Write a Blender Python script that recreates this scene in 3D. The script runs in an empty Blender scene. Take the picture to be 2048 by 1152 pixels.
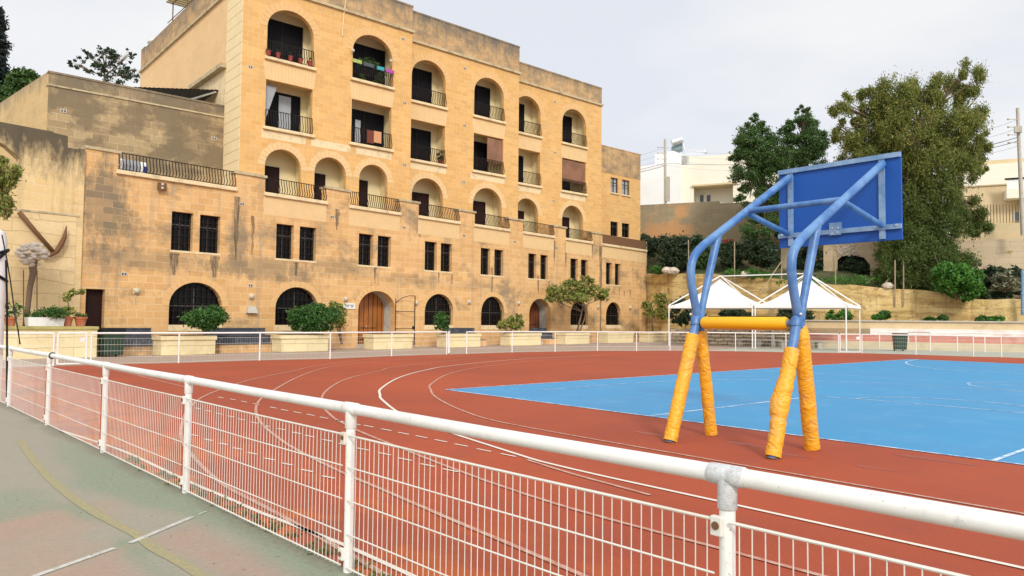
import bpy, bmesh, math, random
import numpy as np
from mathutils import Vector, Matrix
S = bpy.context.scene
R = math.radians
# ------------------------------------------------------------ camera
F = 1470.0; EYE = 1.65
cam = bpy.data.cameras.new('camera'); co = bpy.data.objects.new('camera', cam); S.collection.objects.link(co)
M3 = (Matrix.Rotation(R(-41), 3, 'Z') @ Matrix.Rotation(math.pi/2 + math.atan(67/1470), 3, 'X') @ Matrix.Rotation(.010, 3, 'Z'))
co.matrix_world = Matrix.Translation((0, 0, EYE)) @ M3.to_4x4()
cam.sensor_width = 36; cam.lens = F/2048*36; cam.clip_start = .05; cam.clip_end = 2000
S.camera = co
S.render.resolution_x = 1024; S.render.resolution_y = 576
S.view_settings.view_transform = 'Standard'; S.view_settings.look = 'None'
S.view_settings.exposure = 0.13; S.view_settings.gamma = 1
# ------------------------------------------------------------ sky + sun (bright overcast)
SUN_EL, SUN_AZ = 34, 240          # azimuth: direction the light comes from, world degrees
W = bpy.data.worlds.new('World'); S.world = W; W.use_nodes = True
nt = W.node_tree; nt.nodes.clear()
def wn(t, **k):
    n = nt.nodes.new(t)
    for a, v in k.items(): setattr(n, a, v)
    return n
out = wn('ShaderNodeOutputWorld'); sky = wn('ShaderNodeTexSky'); sky.sky_type = 'NISHITA'; sky.sun_disc = False
sky.sun_elevation = R(SUN_EL); sky.sun_rotation = R(90-SUN_AZ)
bg1 = wn('ShaderNodeBackground'); bg1.inputs[1].default_value = .10; nt.links.new(sky.outputs[0], bg1.inputs[0])
tc = wn('ShaderNodeTexCoord'); mp = wn('ShaderNodeMapping'); mp.inputs['Scale'].default_value = (1, 1, 2.6)
nt.links.new(tc.outputs['Generated'], mp.inputs[0])
nz = wn('ShaderNodeTexNoise'); nz.inputs['Scale'].default_value = 2.2; nz.inputs['Detail'].default_value = 5; nz.inputs['Roughness'].default_value = .5
nt.links.new(mp.outputs[0], nz.inputs[0])
cr = wn('ShaderNodeValToRGB'); nt.links.new(nz.outputs[0], cr.inputs[0])
cr.color_ramp.elements[0].position = .38; cr.color_ramp.elements[0].color = (.85, .88, .95, 1)
cr.color_ramp.elements[1].position = .60; cr.color_ramp.elements[1].color = (1.0, 1.0, 1.0, 1)
# clouds are brightest round the hidden sun, behind the camera
vm = wn('ShaderNodeVectorMath', operation='DOT_PRODUCT'); nt.links.new(tc.outputs['Generated'], vm.inputs[0])
vm.inputs[1].default_value = (math.cos(R(SUN_AZ))*math.cos(R(SUN_EL)), math.sin(R(SUN_AZ))*math.cos(R(SUN_EL)), math.sin(R(SUN_EL)))
mr = wn('ShaderNodeMapRange'); nt.links.new(vm.outputs['Value'], mr.inputs[0])
mr.inputs[1].default_value = .15; mr.inputs[2].default_value = 1; mr.inputs[3].default_value = .88; mr.inputs[4].default_value = 1.7
bg2 = wn('ShaderNodeBackground'); nt.links.new(cr.outputs[0], bg2.inputs[0]); nt.links.new(mr.outputs[0], bg2.inputs[1])
mx = wn('ShaderNodeMixShader'); mx.inputs[0].default_value = .93
nt.links.new(bg1.outputs[0], mx.inputs[1]); nt.links.new(bg2.outputs[0], mx.inputs[2]); nt.links.new(mx.outputs[0], out.inputs[0])
sl = bpy.data.lights.new('sun', 'SUN'); sl.energy = 1.9; sl.angle = R(11); sl.color = (1, .95, .87)
so = bpy.data.objects.new('sun', sl); S.collection.objects.link(so)
so.rotation_euler = (R(90-SUN_EL), 0, R(SUN_AZ+90))
# ------------------------------------------------------------ measuring helpers: a point of the photo -> a place in the world
C0 = Vector((0, 0, EYE))
def ray(px, py): return M3 @ Vector(((px-1024)/F, -(py-576)/F, -1))
def G(px, py, z=0.): r = ray(px, py); return C0 + r*((z-EYE)/r.z)
def PX(px, py, x): r = ray(px, py); return C0 + r*(x/r.x)
def PYp(px, py, y): r = ray(px, py); return C0 + r*(y/r.y)
def AD(px, py, D): return C0 + ray(px, py)*D
def HP(px, py, o, ang):
    r = ray(px, py); n = Vector((-math.sin(ang), math.cos(ang), 0)); t = (Vector((o[0], o[1], EYE))-C0).dot(n)/r.dot(n)
    P = C0 + r*t; d = Vector((math.cos(ang), math.sin(ang), 0)); return (P-Vector((o[0], o[1], 0))).dot(d), P.z
col = S.collection
rnd = random.Random(7)
# ------------------------------------------------------------ object helpers
def tag(o, label=None, cat=None, group=None, kind=None):
    if label: o['label'] = label
    if cat: o['category'] = cat
    if group: o['group'] = group
    if kind: o['kind'] = kind
    return o
def thing(name, loc, label, cat, group=None, rz=0):
    o = bpy.data.objects.new(name, None); col.objects.link(o); o.empty_display_size = .3
    o.location = loc; o.rotation_euler = (0, 0, rz)
    return tag(o, label, cat, group)
class MB:
    def __init__(s): s.v = []; s.f = []
    def add(s, vs, fs):
        b = len(s.v); s.v += [tuple(v) for v in vs]; s.f += [tuple(i+b for i in f) for f in fs]; return s
    def box(s, x0, x1, y0, y1, z0, z1):
        return s.add([(x0,y0,z0),(x1,y0,z0),(x1,y1,z0),(x0,y1,z0),(x0,y0,z1),(x1,y0,z1),(x1,y1,z1),(x0,y1,z1)],
                     [(0,3,2,1),(4,5,6,7),(0,1,5,4),(1,2,6,5),(2,3,7,6),(3,0,4,7)])
    def obox(s, c, d, rz=0, taper=1.):
        cs, sn = math.cos(rz), math.sin(rz); vs = []
        for z, k in ((-.5, 1), (.5, taper)):
            for x, y in ((-.5,-.5),(.5,-.5),(.5,.5),(-.5,.5)):
                X, Y = x*d[0]*k, y*d[1]*k; vs.append((c[0]+X*cs-Y*sn, c[1]+X*sn+Y*cs, c[2]+z*d[2]))
        return s.add(vs, [(0,3,2,1),(4,5,6,7),(0,1,5,4),(1,2,6,5),(2,3,7,6),(3,0,4,7)])
    def quad(s, *p): return s.add(p, [tuple(range(len(p)))])
    def tube(s, pts, r, n=10, cap=True):
        pts = [Vector(p) for p in pts]; rs = r if isinstance(r, (list, tuple)) else [r]*len(pts)
        rings = []; up = None
        for i, p in enumerate(pts):
            a = pts[max(i-1, 0)]; b = pts[min(i+1, len(pts)-1)]; t = (b-a).normalized()
            if up is None:
                up = Vector((0, 0, 1)) if abs(t.z) < .95 else Vector((1, 0, 0))
            u = (up - t*up.dot(t)).normalized(); w = t.cross(u); up = u
            rings.append([p + (u*math.cos(k*2*math.pi/n+math.pi/n) + w*math.sin(k*2*math.pi/n+math.pi/n))*rs[i] for k in range(n)])
        vs = [v for g in rings for v in g]; fs = []
        for i in range(len(pts)-1):
            for k in range(n):
                k2 = (k+1) % n; fs.append((i*n+k, i*n+k2, (i+1)*n+k2, (i+1)*n+k))
        if cap: fs += [tuple(reversed(range(n))), tuple(range((len(pts)-1)*n, len(pts)*n))]
        return s.add(vs, fs)
    def lathe(s, prof, c=(0, 0, 0), n=20):
        vs = []; fs = []
        for r, z in prof:
            for k in range(n): a = k*2*math.pi/n; vs.append((c[0]+r*math.cos(a), c[1]+r*math.sin(a), c[2]+z))
        for i in range(len(prof)-1):
            for k in range(n):
                k2 = (k+1) % n; fs.append((i*n+k, i*n+k2, (i+1)*n+k2, (i+1)*n+k))
        fs += [tuple(reversed(range(n))), tuple(range((len(prof)-1)*n, len(prof)*n))]
        return s.add(vs, fs)
    def ball(s, c, r, n=12, m=8, jit=0):
        vs = []; fs = []
        rr = r if isinstance(r, (list, tuple)) else (r, r, r)
        for i in range(m+1):
            th = math.pi*i/m
            for k in range(n):
                a = 2*math.pi*k/n; j = 1+rnd.uniform(-jit, jit)
                vs.append((c[0]+rr[0]*j*math.sin(th)*math.cos(a), c[1]+rr[1]*j*math.sin(th)*math.sin(a), c[2]+rr[2]*j*math.cos(th)))
        for i in range(m):
            for k in range(n):
                k2 = (k+1) % n; fs.append((i*n+k, (i+1)*n+k, (i+1)*n+k2, i*n+k2))
        return s.add(vs, fs)
    def build(s, name, m, parent=None, base=(0, 0, 0), smooth=False, frame=None, bevel=0):
        """vertices are world minus base; with frame=(origin, angle) they are in that wall's own coordinates"""
        me = bpy.data.meshes.new(name)
        me.from_pydata([(v[0], v[1], v[2]) for v in s.v], [], s.f); me.validate(); me.update()
        if smooth: me.shade_smooth()
        me.materials.append(m); o = bpy.data.objects.new(name, me); col.objects.link(o)
        if parent: o.parent = parent
        if frame:
            o.location = Vector(frame[0]) - Vector(base); o.rotation_euler = (0, 0, frame[1])
        elif base != (0, 0, 0) or True:
            b = Vector(base)
            if parent is None: me.transform(Matrix.Translation(-b)); o.location = b
            else: me.transform(Matrix.Translation(-b))
        if bevel:
            bb = bmesh.new(); bb.from_mesh(me); bmesh.ops.remove_doubles(bb, verts=bb.verts, dist=1e-4)
            bmesh.ops.bevel(bb, geom=list(bb.edges), offset=bevel, segments=2, affect='EDGES', profile=.5); bb.to_mesh(me); bb.free()
        return o
def smooth_by_angle(o, a=40):
    me = o.data; me.shade_smooth()
    try: me.set_sharp_from_angle(angle=R(a))
    except Exception: pass
    return o
# ------------------------------------------------------------ materials
class NB:
    def __init__(s, name):
        s.m = bpy.data.materials.new(name); s.m.use_nodes = True; s.t = s.m.node_tree; s.b = s.t.nodes['Principled BSDF']
        s.tc = s.t.nodes.new('ShaderNodeTexCoord').outputs['Object']
    def n(s, t, ins=None, **k):
        n = s.t.nodes.new(t)
        for a, v in k.items(): setattr(n, a, v)
        for a, v in (ins or {}).items(): s.set(n.inputs[a], v)
        return n
    def set(s, i, v):
        if isinstance(v, bpy.types.NodeSocket): s.t.links.new(v, i)
        else:
            if hasattr(i.default_value, '__len__') and len(i.default_value) == 4 and len(v) == 3: v = (*v, 1)
            i.default_value = v
    def noise(s, scale, detail=4, rough=.55, vec=None, sc=None):
        v = vec or s.tc
        if sc: v = s.n('ShaderNodeMapping', {0: v, 'Scale': sc}).outputs[0]
        return s.n('ShaderNodeTexNoise', {'Vector': v, 'Scale': scale, 'Detail': detail, 'Roughness': rough}).outputs[0]
    def ramp(s, f, lo, hi, a=0., b=1.):
        return s.n('ShaderNodeMapRange', {0: f, 1: lo, 2: hi, 3: a, 4: b}).outputs[0]
    def math(s, op, a, b=0.): return s.n('ShaderNodeMath', {0: a, 1: b}, operation=op).outputs[0]
    def mix(s, f, a, b, mode='MIX'):
        n = s.n('ShaderNodeMix', data_type='RGBA', blend_type=mode); s.set(n.inputs[0], f); s.set(n.inputs[6], a); s.set(n.inputs[7], b); return n.outputs[2]
    def bump(s, h, st=.3, d=.02):
        n = s.n('ShaderNodeBump', {'Height': h, 'Strength': st, 'Distance': d}); s.t.links.new(n.outputs[0], s.b.inputs['Normal'])
    def fin(s, c, rough=.6, metal=0.):
        s.set(s.b.inputs['Base Color'], c); s.set(s.b.inputs['Roughness'], rough); s.set(s.b.inputs['Metallic'], metal); return s.m
def k3(c, k): return tuple(min(1, x*k) for x in c)
def plain(name, c, rough=.6, metal=0., sc=6., var=.18, bump=0., dirt=None, dirt_amt=.5):
    b = NB(name); f = b.noise(sc, 5, .6); cc = b.mix(f, k3(c, 1-var), k3(c, 1+var))
    if dirt: cc = b.mix(b.math('MULTIPLY', b.ramp(b.noise(sc*.6, 6, .7), .5, .68), dirt_amt), cc, dirt)
    if bump: b.bump(b.noise(sc*6, 4, .6), bump, .01)
    if max(c) < .03: b.b.inputs['Specular IOR Level'].default_value = .12
    return b.fin(cc, rough, metal)
def stone(name, c1, c2, mortar, L=.62, H=.29, msz=.012, stain=None, amt=.6, sc=.35, lo=.5, hi=.66, top=None, topc=(.16, .14, .11), rough=.85, bump=.5, streak=0., warp=0., spots=(), msz_=0):
    b = NB(name); xyz = b.n('ShaderNodeSeparateXYZ', {0: b.tc})
    u = b.math('ADD', xyz.outputs[0], xyz.outputs[1]); v = xyz.outputs[2]
    wv = b.n('ShaderNodeCombineXYZ', {0: u, 1: v}).outputs[0]
    if warp:
        w = b.n('ShaderNodeTexNoise', {'Vector': b.tc, 'Scale': .9, 'Detail': 4}).outputs[1]
        w = b.n('ShaderNodeVectorMath', {0: w, 1: (.5, .5, .5)}, operation='SUBTRACT').outputs[0]
        w = b.n('ShaderNodeVectorMath', {0: w, 'Scale': warp}, operation='SCALE').outputs[0]
        wv = b.n('ShaderNodeVectorMath', {0: wv, 1: w}, operation='ADD').outputs[0]
    br = b.n('ShaderNodeTexBrick', {'Vector': wv, 'Color1': c1, 'Color2': c2, 'Mortar': mortar, 'Scale': 1., 'Mortar Size': msz, 'Mortar Smooth': .3, 'Bias': 0., 'Brick Width': L, 'Row Height': H})
    c = br.outputs['Color']
    big = b.noise(.5, 4, .6); fine = b.noise(9, 6, .65)
    c = b.mix(b.ramp(big, .35, .7, 0, .35), c, k3(c2, .82)); c = b.mix(b.ramp(fine, .3, .75, 0, .28), c, k3(c1, 1.25))
    if stain:
        f = b.noise(sc, 7, .62, sc=(1, 1, 1.5)); f2 = b.noise(3.2, 5, .7)
        ff = b.ramp(b.math('ADD', f, b.math('MULTIPLY', b.math('SUBTRACT', f2, .5), .25)), lo, hi, 0, amt)
        c = b.mix(ff, c, stain)
    if streak:
        f = b.noise(1, 6, .65, sc=(2.2, 2.2, .16)); c = b.mix(b.ramp(f, .52, .70, 0, streak), c, k3(topc, 1.6))
    if top is not None:
        f = b.math('ADD', v, b.math('MULTIPLY', b.noise(1, 7, .8, sc=(1.6, 1.6, .5)), 4.8)); c = b.mix(b.ramp(f, top+1.5, top+3.0, 0, .92), c, topc)
    if spots:
        nn = b.math('MULTIPLY', b.math('SUBTRACT', b.noise(1.3, 8, .78, sc=(1.5, 1.5, .8)), .5), 3.4)
        b2 = b.n('ShaderNodeTexBrick', {'Vector': wv, 'Color1': (0, 0, 0), 'Color2': (1, 1, 1), 'Mortar': (.1, .1, .1), 'Scale': 1., 'Mortar Size': msz, 'Bias': 0., 'Brick Width': L, 'Row Height': H})
        bw = b.ramp(b2.outputs['Color'], 0, 1, .6, 1.)
        for (sx, sz, rx, rz, am) in spots:
            dx = b.math('DIVIDE', b.math('SUBTRACT', u, sx), rx); dz = b.math('DIVIDE', b.math('SUBTRACT', v, sz), rz)
            dd = b.math('SQRT', b.math('ADD', b.math('MULTIPLY', dx, dx), b.math('MULTIPLY', dz, dz)))
            c = b.mix(b.math('MULTIPLY', b.ramp(b.math('ADD', dd, nn), .6, 1.25, am, 0), bw), c, stain)
    if msz_:
        w_ = b.noise(1, 8, .75, sc=(.25, .25, 2.2)); c = b.mix(b.ramp(w_, .49, .56, 0, .75), c, (.34,.21,.07)); w2 = b.noise(1.1, 8, .8); c = b.mix(b.ramp(w2, .55, .62, 0, .75), c, (.22,.14,.06))
    h = b.math('ADD', b.math('MULTIPLY', br.outputs['Fac'], -.6), b.math('MULTIPLY', fine, .5)); b.bump(h, bump, .03)
    return b.fin(c, rough)
MT = {}
MT['s1'] = stone('limestone_facade', (.72,.425,.155), (.60,.33,.105), (.76,.55,.28), stain=(.52,.34,.16), amt=.4, sc=.6)
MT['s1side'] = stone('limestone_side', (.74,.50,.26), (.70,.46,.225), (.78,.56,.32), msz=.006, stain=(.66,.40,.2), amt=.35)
MT['parapet'] = stone('weathered_parapet', (.56,.35,.16), (.46,.27,.115), (.5,.40,.26), stain=(.19,.15,.10), amt=.7, lo=.45, hi=.62, sc=.8, top=22.1, topc=(.13,.115,.09), streak=.5)
MT['low'] = stone('limestone_old', (.72,.44,.19), (.58,.32,.115), (.77,.58,.34), L=.78, H=.33, msz=.014, stain=(.20,.155,.095), amt=.75, lo=.53, hi=.66, sc=.3, streak=.5, warp=.10,
 spots=((.9,6.7,1.0,2.1,1.),(3.2,4.3,2.4,.5,.6),(8.5,4.35,2.8,.65,.8),(7.2,5.6,.5,1.9,.6),(13.4,4.6,2.2,.6,.6),(.8,4.2,1.0,.8,.5),(19.0,4.2,2.6,.35,.45),(1.6,.6,3,.5,.5),(8,.5,3,.5,.5),(24.5,4.1,2.4,.3,.4),(36,4.0,3,.3,.4)))
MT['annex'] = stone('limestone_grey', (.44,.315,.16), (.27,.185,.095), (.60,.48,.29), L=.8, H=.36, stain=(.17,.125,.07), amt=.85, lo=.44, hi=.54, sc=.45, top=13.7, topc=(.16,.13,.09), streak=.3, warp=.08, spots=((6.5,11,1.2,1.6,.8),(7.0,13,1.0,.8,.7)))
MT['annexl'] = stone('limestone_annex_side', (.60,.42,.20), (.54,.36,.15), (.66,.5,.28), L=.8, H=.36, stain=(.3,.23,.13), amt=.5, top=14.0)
MT['garden'] = stone('limestone_pale', (.72,.54,.28), (.66,.47,.21), (.80,.66,.42), L=.8, H=.36, stain=(.40,.26,.12), amt=.6, lo=.52, hi=.68, sc=.4, top=8.45, topc=(.055,.045,.03), warp=.05, streak=.35)
MT['planter'] = stone('limestone_planter', (.78,.66,.38), (.72,.60,.33), (.60,.48,.26), L=1.3, H=.42, msz=.01, stain=(.50,.36,.17), amt=.5, bump=1, warp=.08)
MT['rock'] = stone('quarried_rock', (.64,.46,.18), (.52,.34,.11), (.40,.27,.10), L=2.6, H=.85, msz=.014, stain=(.76,.60,.30), amt=.6, lo=.4, hi=.62, sc=.4, streak=.75, topc=(.14,.085,.03), bump=1, warp=1.6, msz_=1)
MT['greywall'] = stone('grey_block_wall', (.34,.28,.17), (.29,.235,.14), (.25,.2,.12), L=.8, H=.4, stain=(.58,.30,.12), amt=.85, lo=.52, hi=.60, sc=.13, top=14.0, topc=(.22,.18,.12), streak=.5)
MT['ruin'] = stone('old_beige_wall', (.52,.41,.25), (.45,.34,.2), (.38,.3,.19), L=1.1, H=.5, stain=(.30,.24,.15), amt=.6, streak=.4, warp=.3, top=11)
MT['rubble'] = stone('rubble_wall', (.55,.45,.29), (.36,.28,.17), (.16,.12,.08), L=.55, H=.3, msz=.05, warp=.5, bump=1)
MT['trim'] = plain('pale_stone_trim', (.74,.58,.34), .8, sc=3, var=.12, bump=.2, dirt=(.3,.22,.13), dirt_amt=.55)
MT['cope'] = plain('coping_stone', (.50,.40,.24), .85, sc=3, var=.2, bump=.3, dirt=(.2,.165,.11), dirt_amt=.8)
MT['fan'] = plain('fan_stone', (.70,.48,.235), .85, sc=2, var=.12, bump=.2)
MT['arch'] = plain('arch_stone', (.68,.42,.18), .85, sc=3, var=.14, bump=.3)
MT['loggia'] = plain('cream_plaster', (.74,.62,.36), .8, sc=1.5, var=.07)
MT['dark'] = plain('dark_shutter', (.006,.006,.008), .6, sc=8)
MT['darkred'] = plain('dark_brown_door', (.025,.010,.008), .6, sc=8)
MT['iron'] = plain('black_iron', (.012,.011,.011), .6, sc=20, dirt=(.12,.045,.02), dirt_amt=.5)
MT['rust'] = plain('rusty_iron', (.16,.075,.03), .85, sc=12, var=.35, bump=.4)
MT['whitefar'] = plain('white_paint', (.74,.725,.68), .42, sc=5, var=.04, dirt=(.55,.50,.42), dirt_amt=.35)
b = NB('chipped_white_paint'); c = b.mix(b.noise(5, 5, .6), (.72,.71,.67), (.80,.79,.75)); c = b.mix(b.ramp(b.noise(3, 6, .75), .5, .68, 0, .4), c, (.52,.48,.40))
c = b.mix(b.ramp(b.noise(38, 4, .7), .665, .70, 0, .85), c, (.22,.13,.07)); c = b.mix(b.ramp(b.noise(7, 7, .8), .60, .66, 0, .5), c, (.40,.38,.34)); b.bump(b.noise(30, 5, .7), .25, .003); MT['white'] = b.fin(c, .45)
MT['mesh'] = plain('white_mesh_paint', (.70,.68,.61), .45, sc=3, var=.06, dirt=(.50,.22,.07), dirt_amt=.35)
MT['clamp'] = plain('worn_galvanised', (.62,.63,.63), .5, sc=30, var=.3, bump=.5, dirt=(.28,.29,.31), dirt_amt=.8)
MT['canvas'] = plain('tent_canvas', (.82,.82,.80), .6, sc=1, var=.03)
MT['planter_white'] = plain('white_concrete', (.74,.74,.71), .7, sc=4, var=.08, dirt=(.4,.36,.3), dirt_amt=.4)
MT['pot'] = plain('terracotta', (.42,.13,.055), .8, sc=6, dirt=(.5,.35,.25), dirt_amt=.4)
MT['redpot'] = plain('red_plastic', (.25,.035,.02), .5)
MT['soil'] = plain('soil', (.06,.04,.025), .95, sc=10, var=.4)
MT['pad'] = None
MT['house'] = plain('cream_render', (.80,.75,.62), .8, sc=.3, var=.05, dirt=(.66,.6,.48), dirt_amt=.4)
MT['housew'] = plain('white_render', (.80,.80,.78), .8, sc=.3, var=.04, dirt=(.65,.62,.55), dirt_amt=.35)
MT['houseb'] = plain('beige_render', (.62,.49,.29), .85, sc=.4, var=.1, dirt=(.4,.3,.18), dirt_amt=.4)
MT['glass'] = NB('window_glass').fin((.10,.14,.15), .12)
b = NB('dark_glass'); b.b.inputs['Specular IOR Level'].default_value = .15; MT['dglass'] = b.fin((.004,.004,.004), .25)
MT['curtain'] = plain('curtain', (.34,.36,.38), .9, sc=4)
MT['concrete'] = plain('concrete', (.48,.44,.37), .9, sc=4, bump=.3, dirt=(.3,.26,.2), dirt_amt=.5)
MT['steel'] = plain('stainless_tank', (.65,.66,.65), .3, .6, sc=4)
MT['bark'] = plain('bark', (.16,.105,.065), .95, sc=14, var=.4, bump=1)
MT['barkp'] = plain('pale_bark', (.36,.28,.18), .95, sc=14, var=.3, bump=1)
MT['bluesteps'] = plain('faded_blue_paint', (.05,.058,.075), .8, sc=5, var=.3, dirt=(.17,.16,.16), dirt_amt=.8)
MT['pinkwall'] = plain('faded_pink_paint', (.52,.20,.15), .85, sc=1.2, var=.15, dirt=(.6,.42,.33), dirt_amt=.7)
MT['creamwall'] = plain('cream_wall_paint', (.60,.51,.34), .85, sc=1.2, var=.12, dirt=(.4,.34,.22), dirt_amt=.5)
MT['whitewall'] = plain('flaking_white_paint', (.74,.72,.68), .85, sc=1.5, var=.08, dirt=(.5,.38,.24), dirt_amt=.7)
MT['binl'] = plain('bin_green', (.012,.04,.02), .5, sc=5)
MT['black'] = plain('black_plastic', (.012,.012,.014), .5)
MT['sign'] = plain('sign_white', (.72,.72,.70), .5, sc=4, var=.04)
MT['vent'] = plain('vent_plate', (.56,.50,.40), .7, sc=5)
MT['ink'] = plain('sign_ink', (.10,.09,.08), .6)
MT['shells'] = plain('pale_limestone_lumps', (.58,.50,.40), .85, sc=8, var=.3, bump=.6)
MT['lamp'] = plain('lamp_glass', (.50,.45,.36), .25, sc=20, var=.1)
MT['shade_roof'] = plain('corrugated_grey', (.10,.10,.10), .8, sc=2)
MT['frame'] = plain('dark_timber_frame', (.055,.045,.038), .5, sc=9)
MT['reveal'] = plain('flaking_whitewash', (.50,.47,.40), .85, sc=2.5, var=.15, dirt=(.2,.17,.13), dirt_amt=.7)
MT['quoin'] = plain('quoin_stone', (.78,.62,.36), .85, sc=1.2, var=.1)
def wood(name, c):
    b = NB(name); f = b.noise(2, 5, .6, sc=(9, 9, .5)); g = b.noise(1.1, 3, .5)
    return b.fin(b.mix(b.ramp(g, .4, .65, 0, .5), b.mix(f, k3(c, .6), k3(c, 1.5)), k3(c, .45)), .45)
MT['wood'] = wood('varnished_wood', (.34,.115,.02)); MT['wood2'] = wood('brown_wood', (.20,.06,.022)); MT['shutr'] = wood('red_slat_blind', (.36,.17,.095))
# stand paint: two tone faded blue
b = NB('faded_blue_tube'); MT['tube'] = b.fin(b.mix(b.ramp(b.noise(2.2, 6, .65), .42, .6), (.04,.135,.36), (.115,.245,.47)), .4)
b = NB('faded_blue_strip'); MT['strip'] = b.fin(b.mix(b.ramp(b.noise(5, 6, .65), .4, .62), (.13,.25,.43), (.24,.38,.55)), .5)
b = NB('blue_backboard'); MT['board'] = b.fin(b.mix(b.noise(1.3, 3), (.001,.07,.33), (.002,.085,.40)), .6)
b = NB('yellow_padding'); f = b.noise(7, 6, .7)
c = b.mix(b.ramp(f, .35, .7), (.86,.43,.018), (.70,.30,.008)); c = b.mix(b.ramp(b.noise(2.4, 6, .75), .5, .66, 0, .7), c, (.56,.32,.10))
wv = b.n('ShaderNodeTexNoise', {'Vector': b.n('ShaderNodeMapping', {0: b.tc, 'Scale': (5, 5, 8)}).outputs[0], 'Scale': 1., 'Detail': 4, 'Distortion': 2.2}).outputs[0]
b.bump(wv, .8, .035); MT['pad'] = b.fin(c, .42)
b = NB('yellow_padding_clean'); MT['padc'] = b.fin(b.mix(b.noise(2, 4), (.88,.50,.012), (.82,.42,.008)), .4)
# ground materials
def track_mat():
    b = NB('track_red'); c = b.mix(b.ramp(b.noise(.22, 5, .6), .35, .65), (.36,.055,.013), (.27,.040,.011))
    c = b.mix(b.ramp(b.noise(1.3, 6, .7), .50, .72, 0, .5), c, (.22,.045,.028)); c = b.mix(b.ramp(b.noise(80, 2, .6), .4, .75, 0, .35), c, (.46,.10,.035))
    x = b.n('ShaderNodeSeparateXYZ', {0: b.tc}).outputs[0]
    near = b.ramp(b.math('ADD', x, b.math('MULTIPLY', b.noise(1.1, 5), 2.2)), 3.4, 5.2, 1, 0)
    c = b.mix(b.math('MULTIPLY', near, .35), c, (.35,.095,.05))
    f = b.math('MULTIPLY', near, b.ramp(b.noise(.8, 6, .7, sc=(1, .6, 1)), .47, .53)); c = b.mix(b.math('MULTIPLY', f, .8), c, (.52,.115,.006))
    c = b.mix(b.ramp(b.noise(1, 7, .8, sc=(2.2, .3, 1)), .60, .72, 0, .45), c, (.20,.04,.025)); c = b.mix(b.ramp(b.noise(5, 8, .85), .66, .74, 0, .5), c, (.50,.17,.11))
    b.bump(b.noise(120, 2), .35, .004); return b.fin(c, .8)
MT['track'] = track_mat()
b = NB('court_blue'); c = b.mix(b.ramp(b.noise(.16, 5, .6), .35, .65), (.038,.265,.50), (.058,.25,.47))
c = b.mix(b.ramp(b.noise(1, 7, .75, sc=(1, 1, 1)), .5, .75, 0, .5), c, (.13,.34,.56)); c = b.mix(b.ramp(b.noise(2.1, 6, .7, sc=(.6, 1.6, 1)), .62, .72, 0, .5), c, (.035,.14,.36))
c = b.mix(b.ramp(b.noise(1, 7, .8, sc=(.35, 2.2, 1)), .60, .70, 0, .4), c, (.20,.42,.60)); c = b.mix(b.ramp(b.noise(4.5, 8, .85), .64, .72, 0, .45), c, (.03,.12,.28))
b.bump(b.noise(120, 2), .3, .004); MT['court'] = b.fin(c, .7)
b = NB('line_paint'); MT['line'] = b.fin(b.mix(b.ramp(b.noise(7, 6, .8), .42, .62, .1, .85), (.56,.36,.28), (.38,.11,.055)), .7)
b = NB('line_paint_bright'); MT['lineb'] = b.fin(b.mix(b.ramp(b.noise(12, 6, .75), .55, .75, 0, .5), (.72,.64,.55), (.50,.22,.14)), .7)
b = NB('court_line'); MT['cline'] = b.fin(b.mix(b.ramp(b.noise(3, 6, .8), .44, .58, 0, .9), (.66,.74,.80), (.10,.28,.56)), .7)
b = NB('worn_white_line'); MT['wline'] = b.fin(b.mix(b.ramp(b.noise(14, 6, .75), .45, .7, 0, .8), (.52,.51,.45), (.27,.24,.19)), .8)
b = NB('worn_yellow_line'); MT['yline'] = b.fin(b.mix(b.ramp(b.noise(26, 7, .8), .40, .60, .1, 1), (.38,.31,.12), (.25,.235,.17)), .85)
b = NB('dusty_pavement'); c = b.mix(b.ramp(b.noise(.5, 5), .35, .65), (.36,.25,.19), (.34,.285,.225)); c = b.mix(b.ramp(b.noise(2.5, 6, .7), .5, .7, 0, .5), c, (.42,.28,.225)); MT['pave'] = b.fin(c, .9)
b = NB('green_grey_pavement'); c = b.mix(b.ramp(b.noise(.5, 5), .35, .65), (.33,.36,.29), (.38,.37,.31)); c = b.mix(b.ramp(b.noise(2.5, 6, .7), .5, .7, 0, .5), c, (.36,.42,.36)); MT['pave2'] = b.fin(c, .9)
b = NB('dry_ground'); MT['ground'] = b.fin(b.mix(b.noise(.3, 6), (.40,.33,.23), (.32,.28,.19)), .95)
b = NB('grass_slope'); c = b.mix(b.ramp(b.noise(.8, 6, .7), .35, .6), (.05,.10,.018), (.11,.10,.045)); b.bump(b.noise(6, 6, .8), 1, .2); MT['slope'] = b.fin(b.mix(b.ramp(b.noise(.35, 5), .52, .66), c, (.34,.25,.12)), .95)
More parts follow.
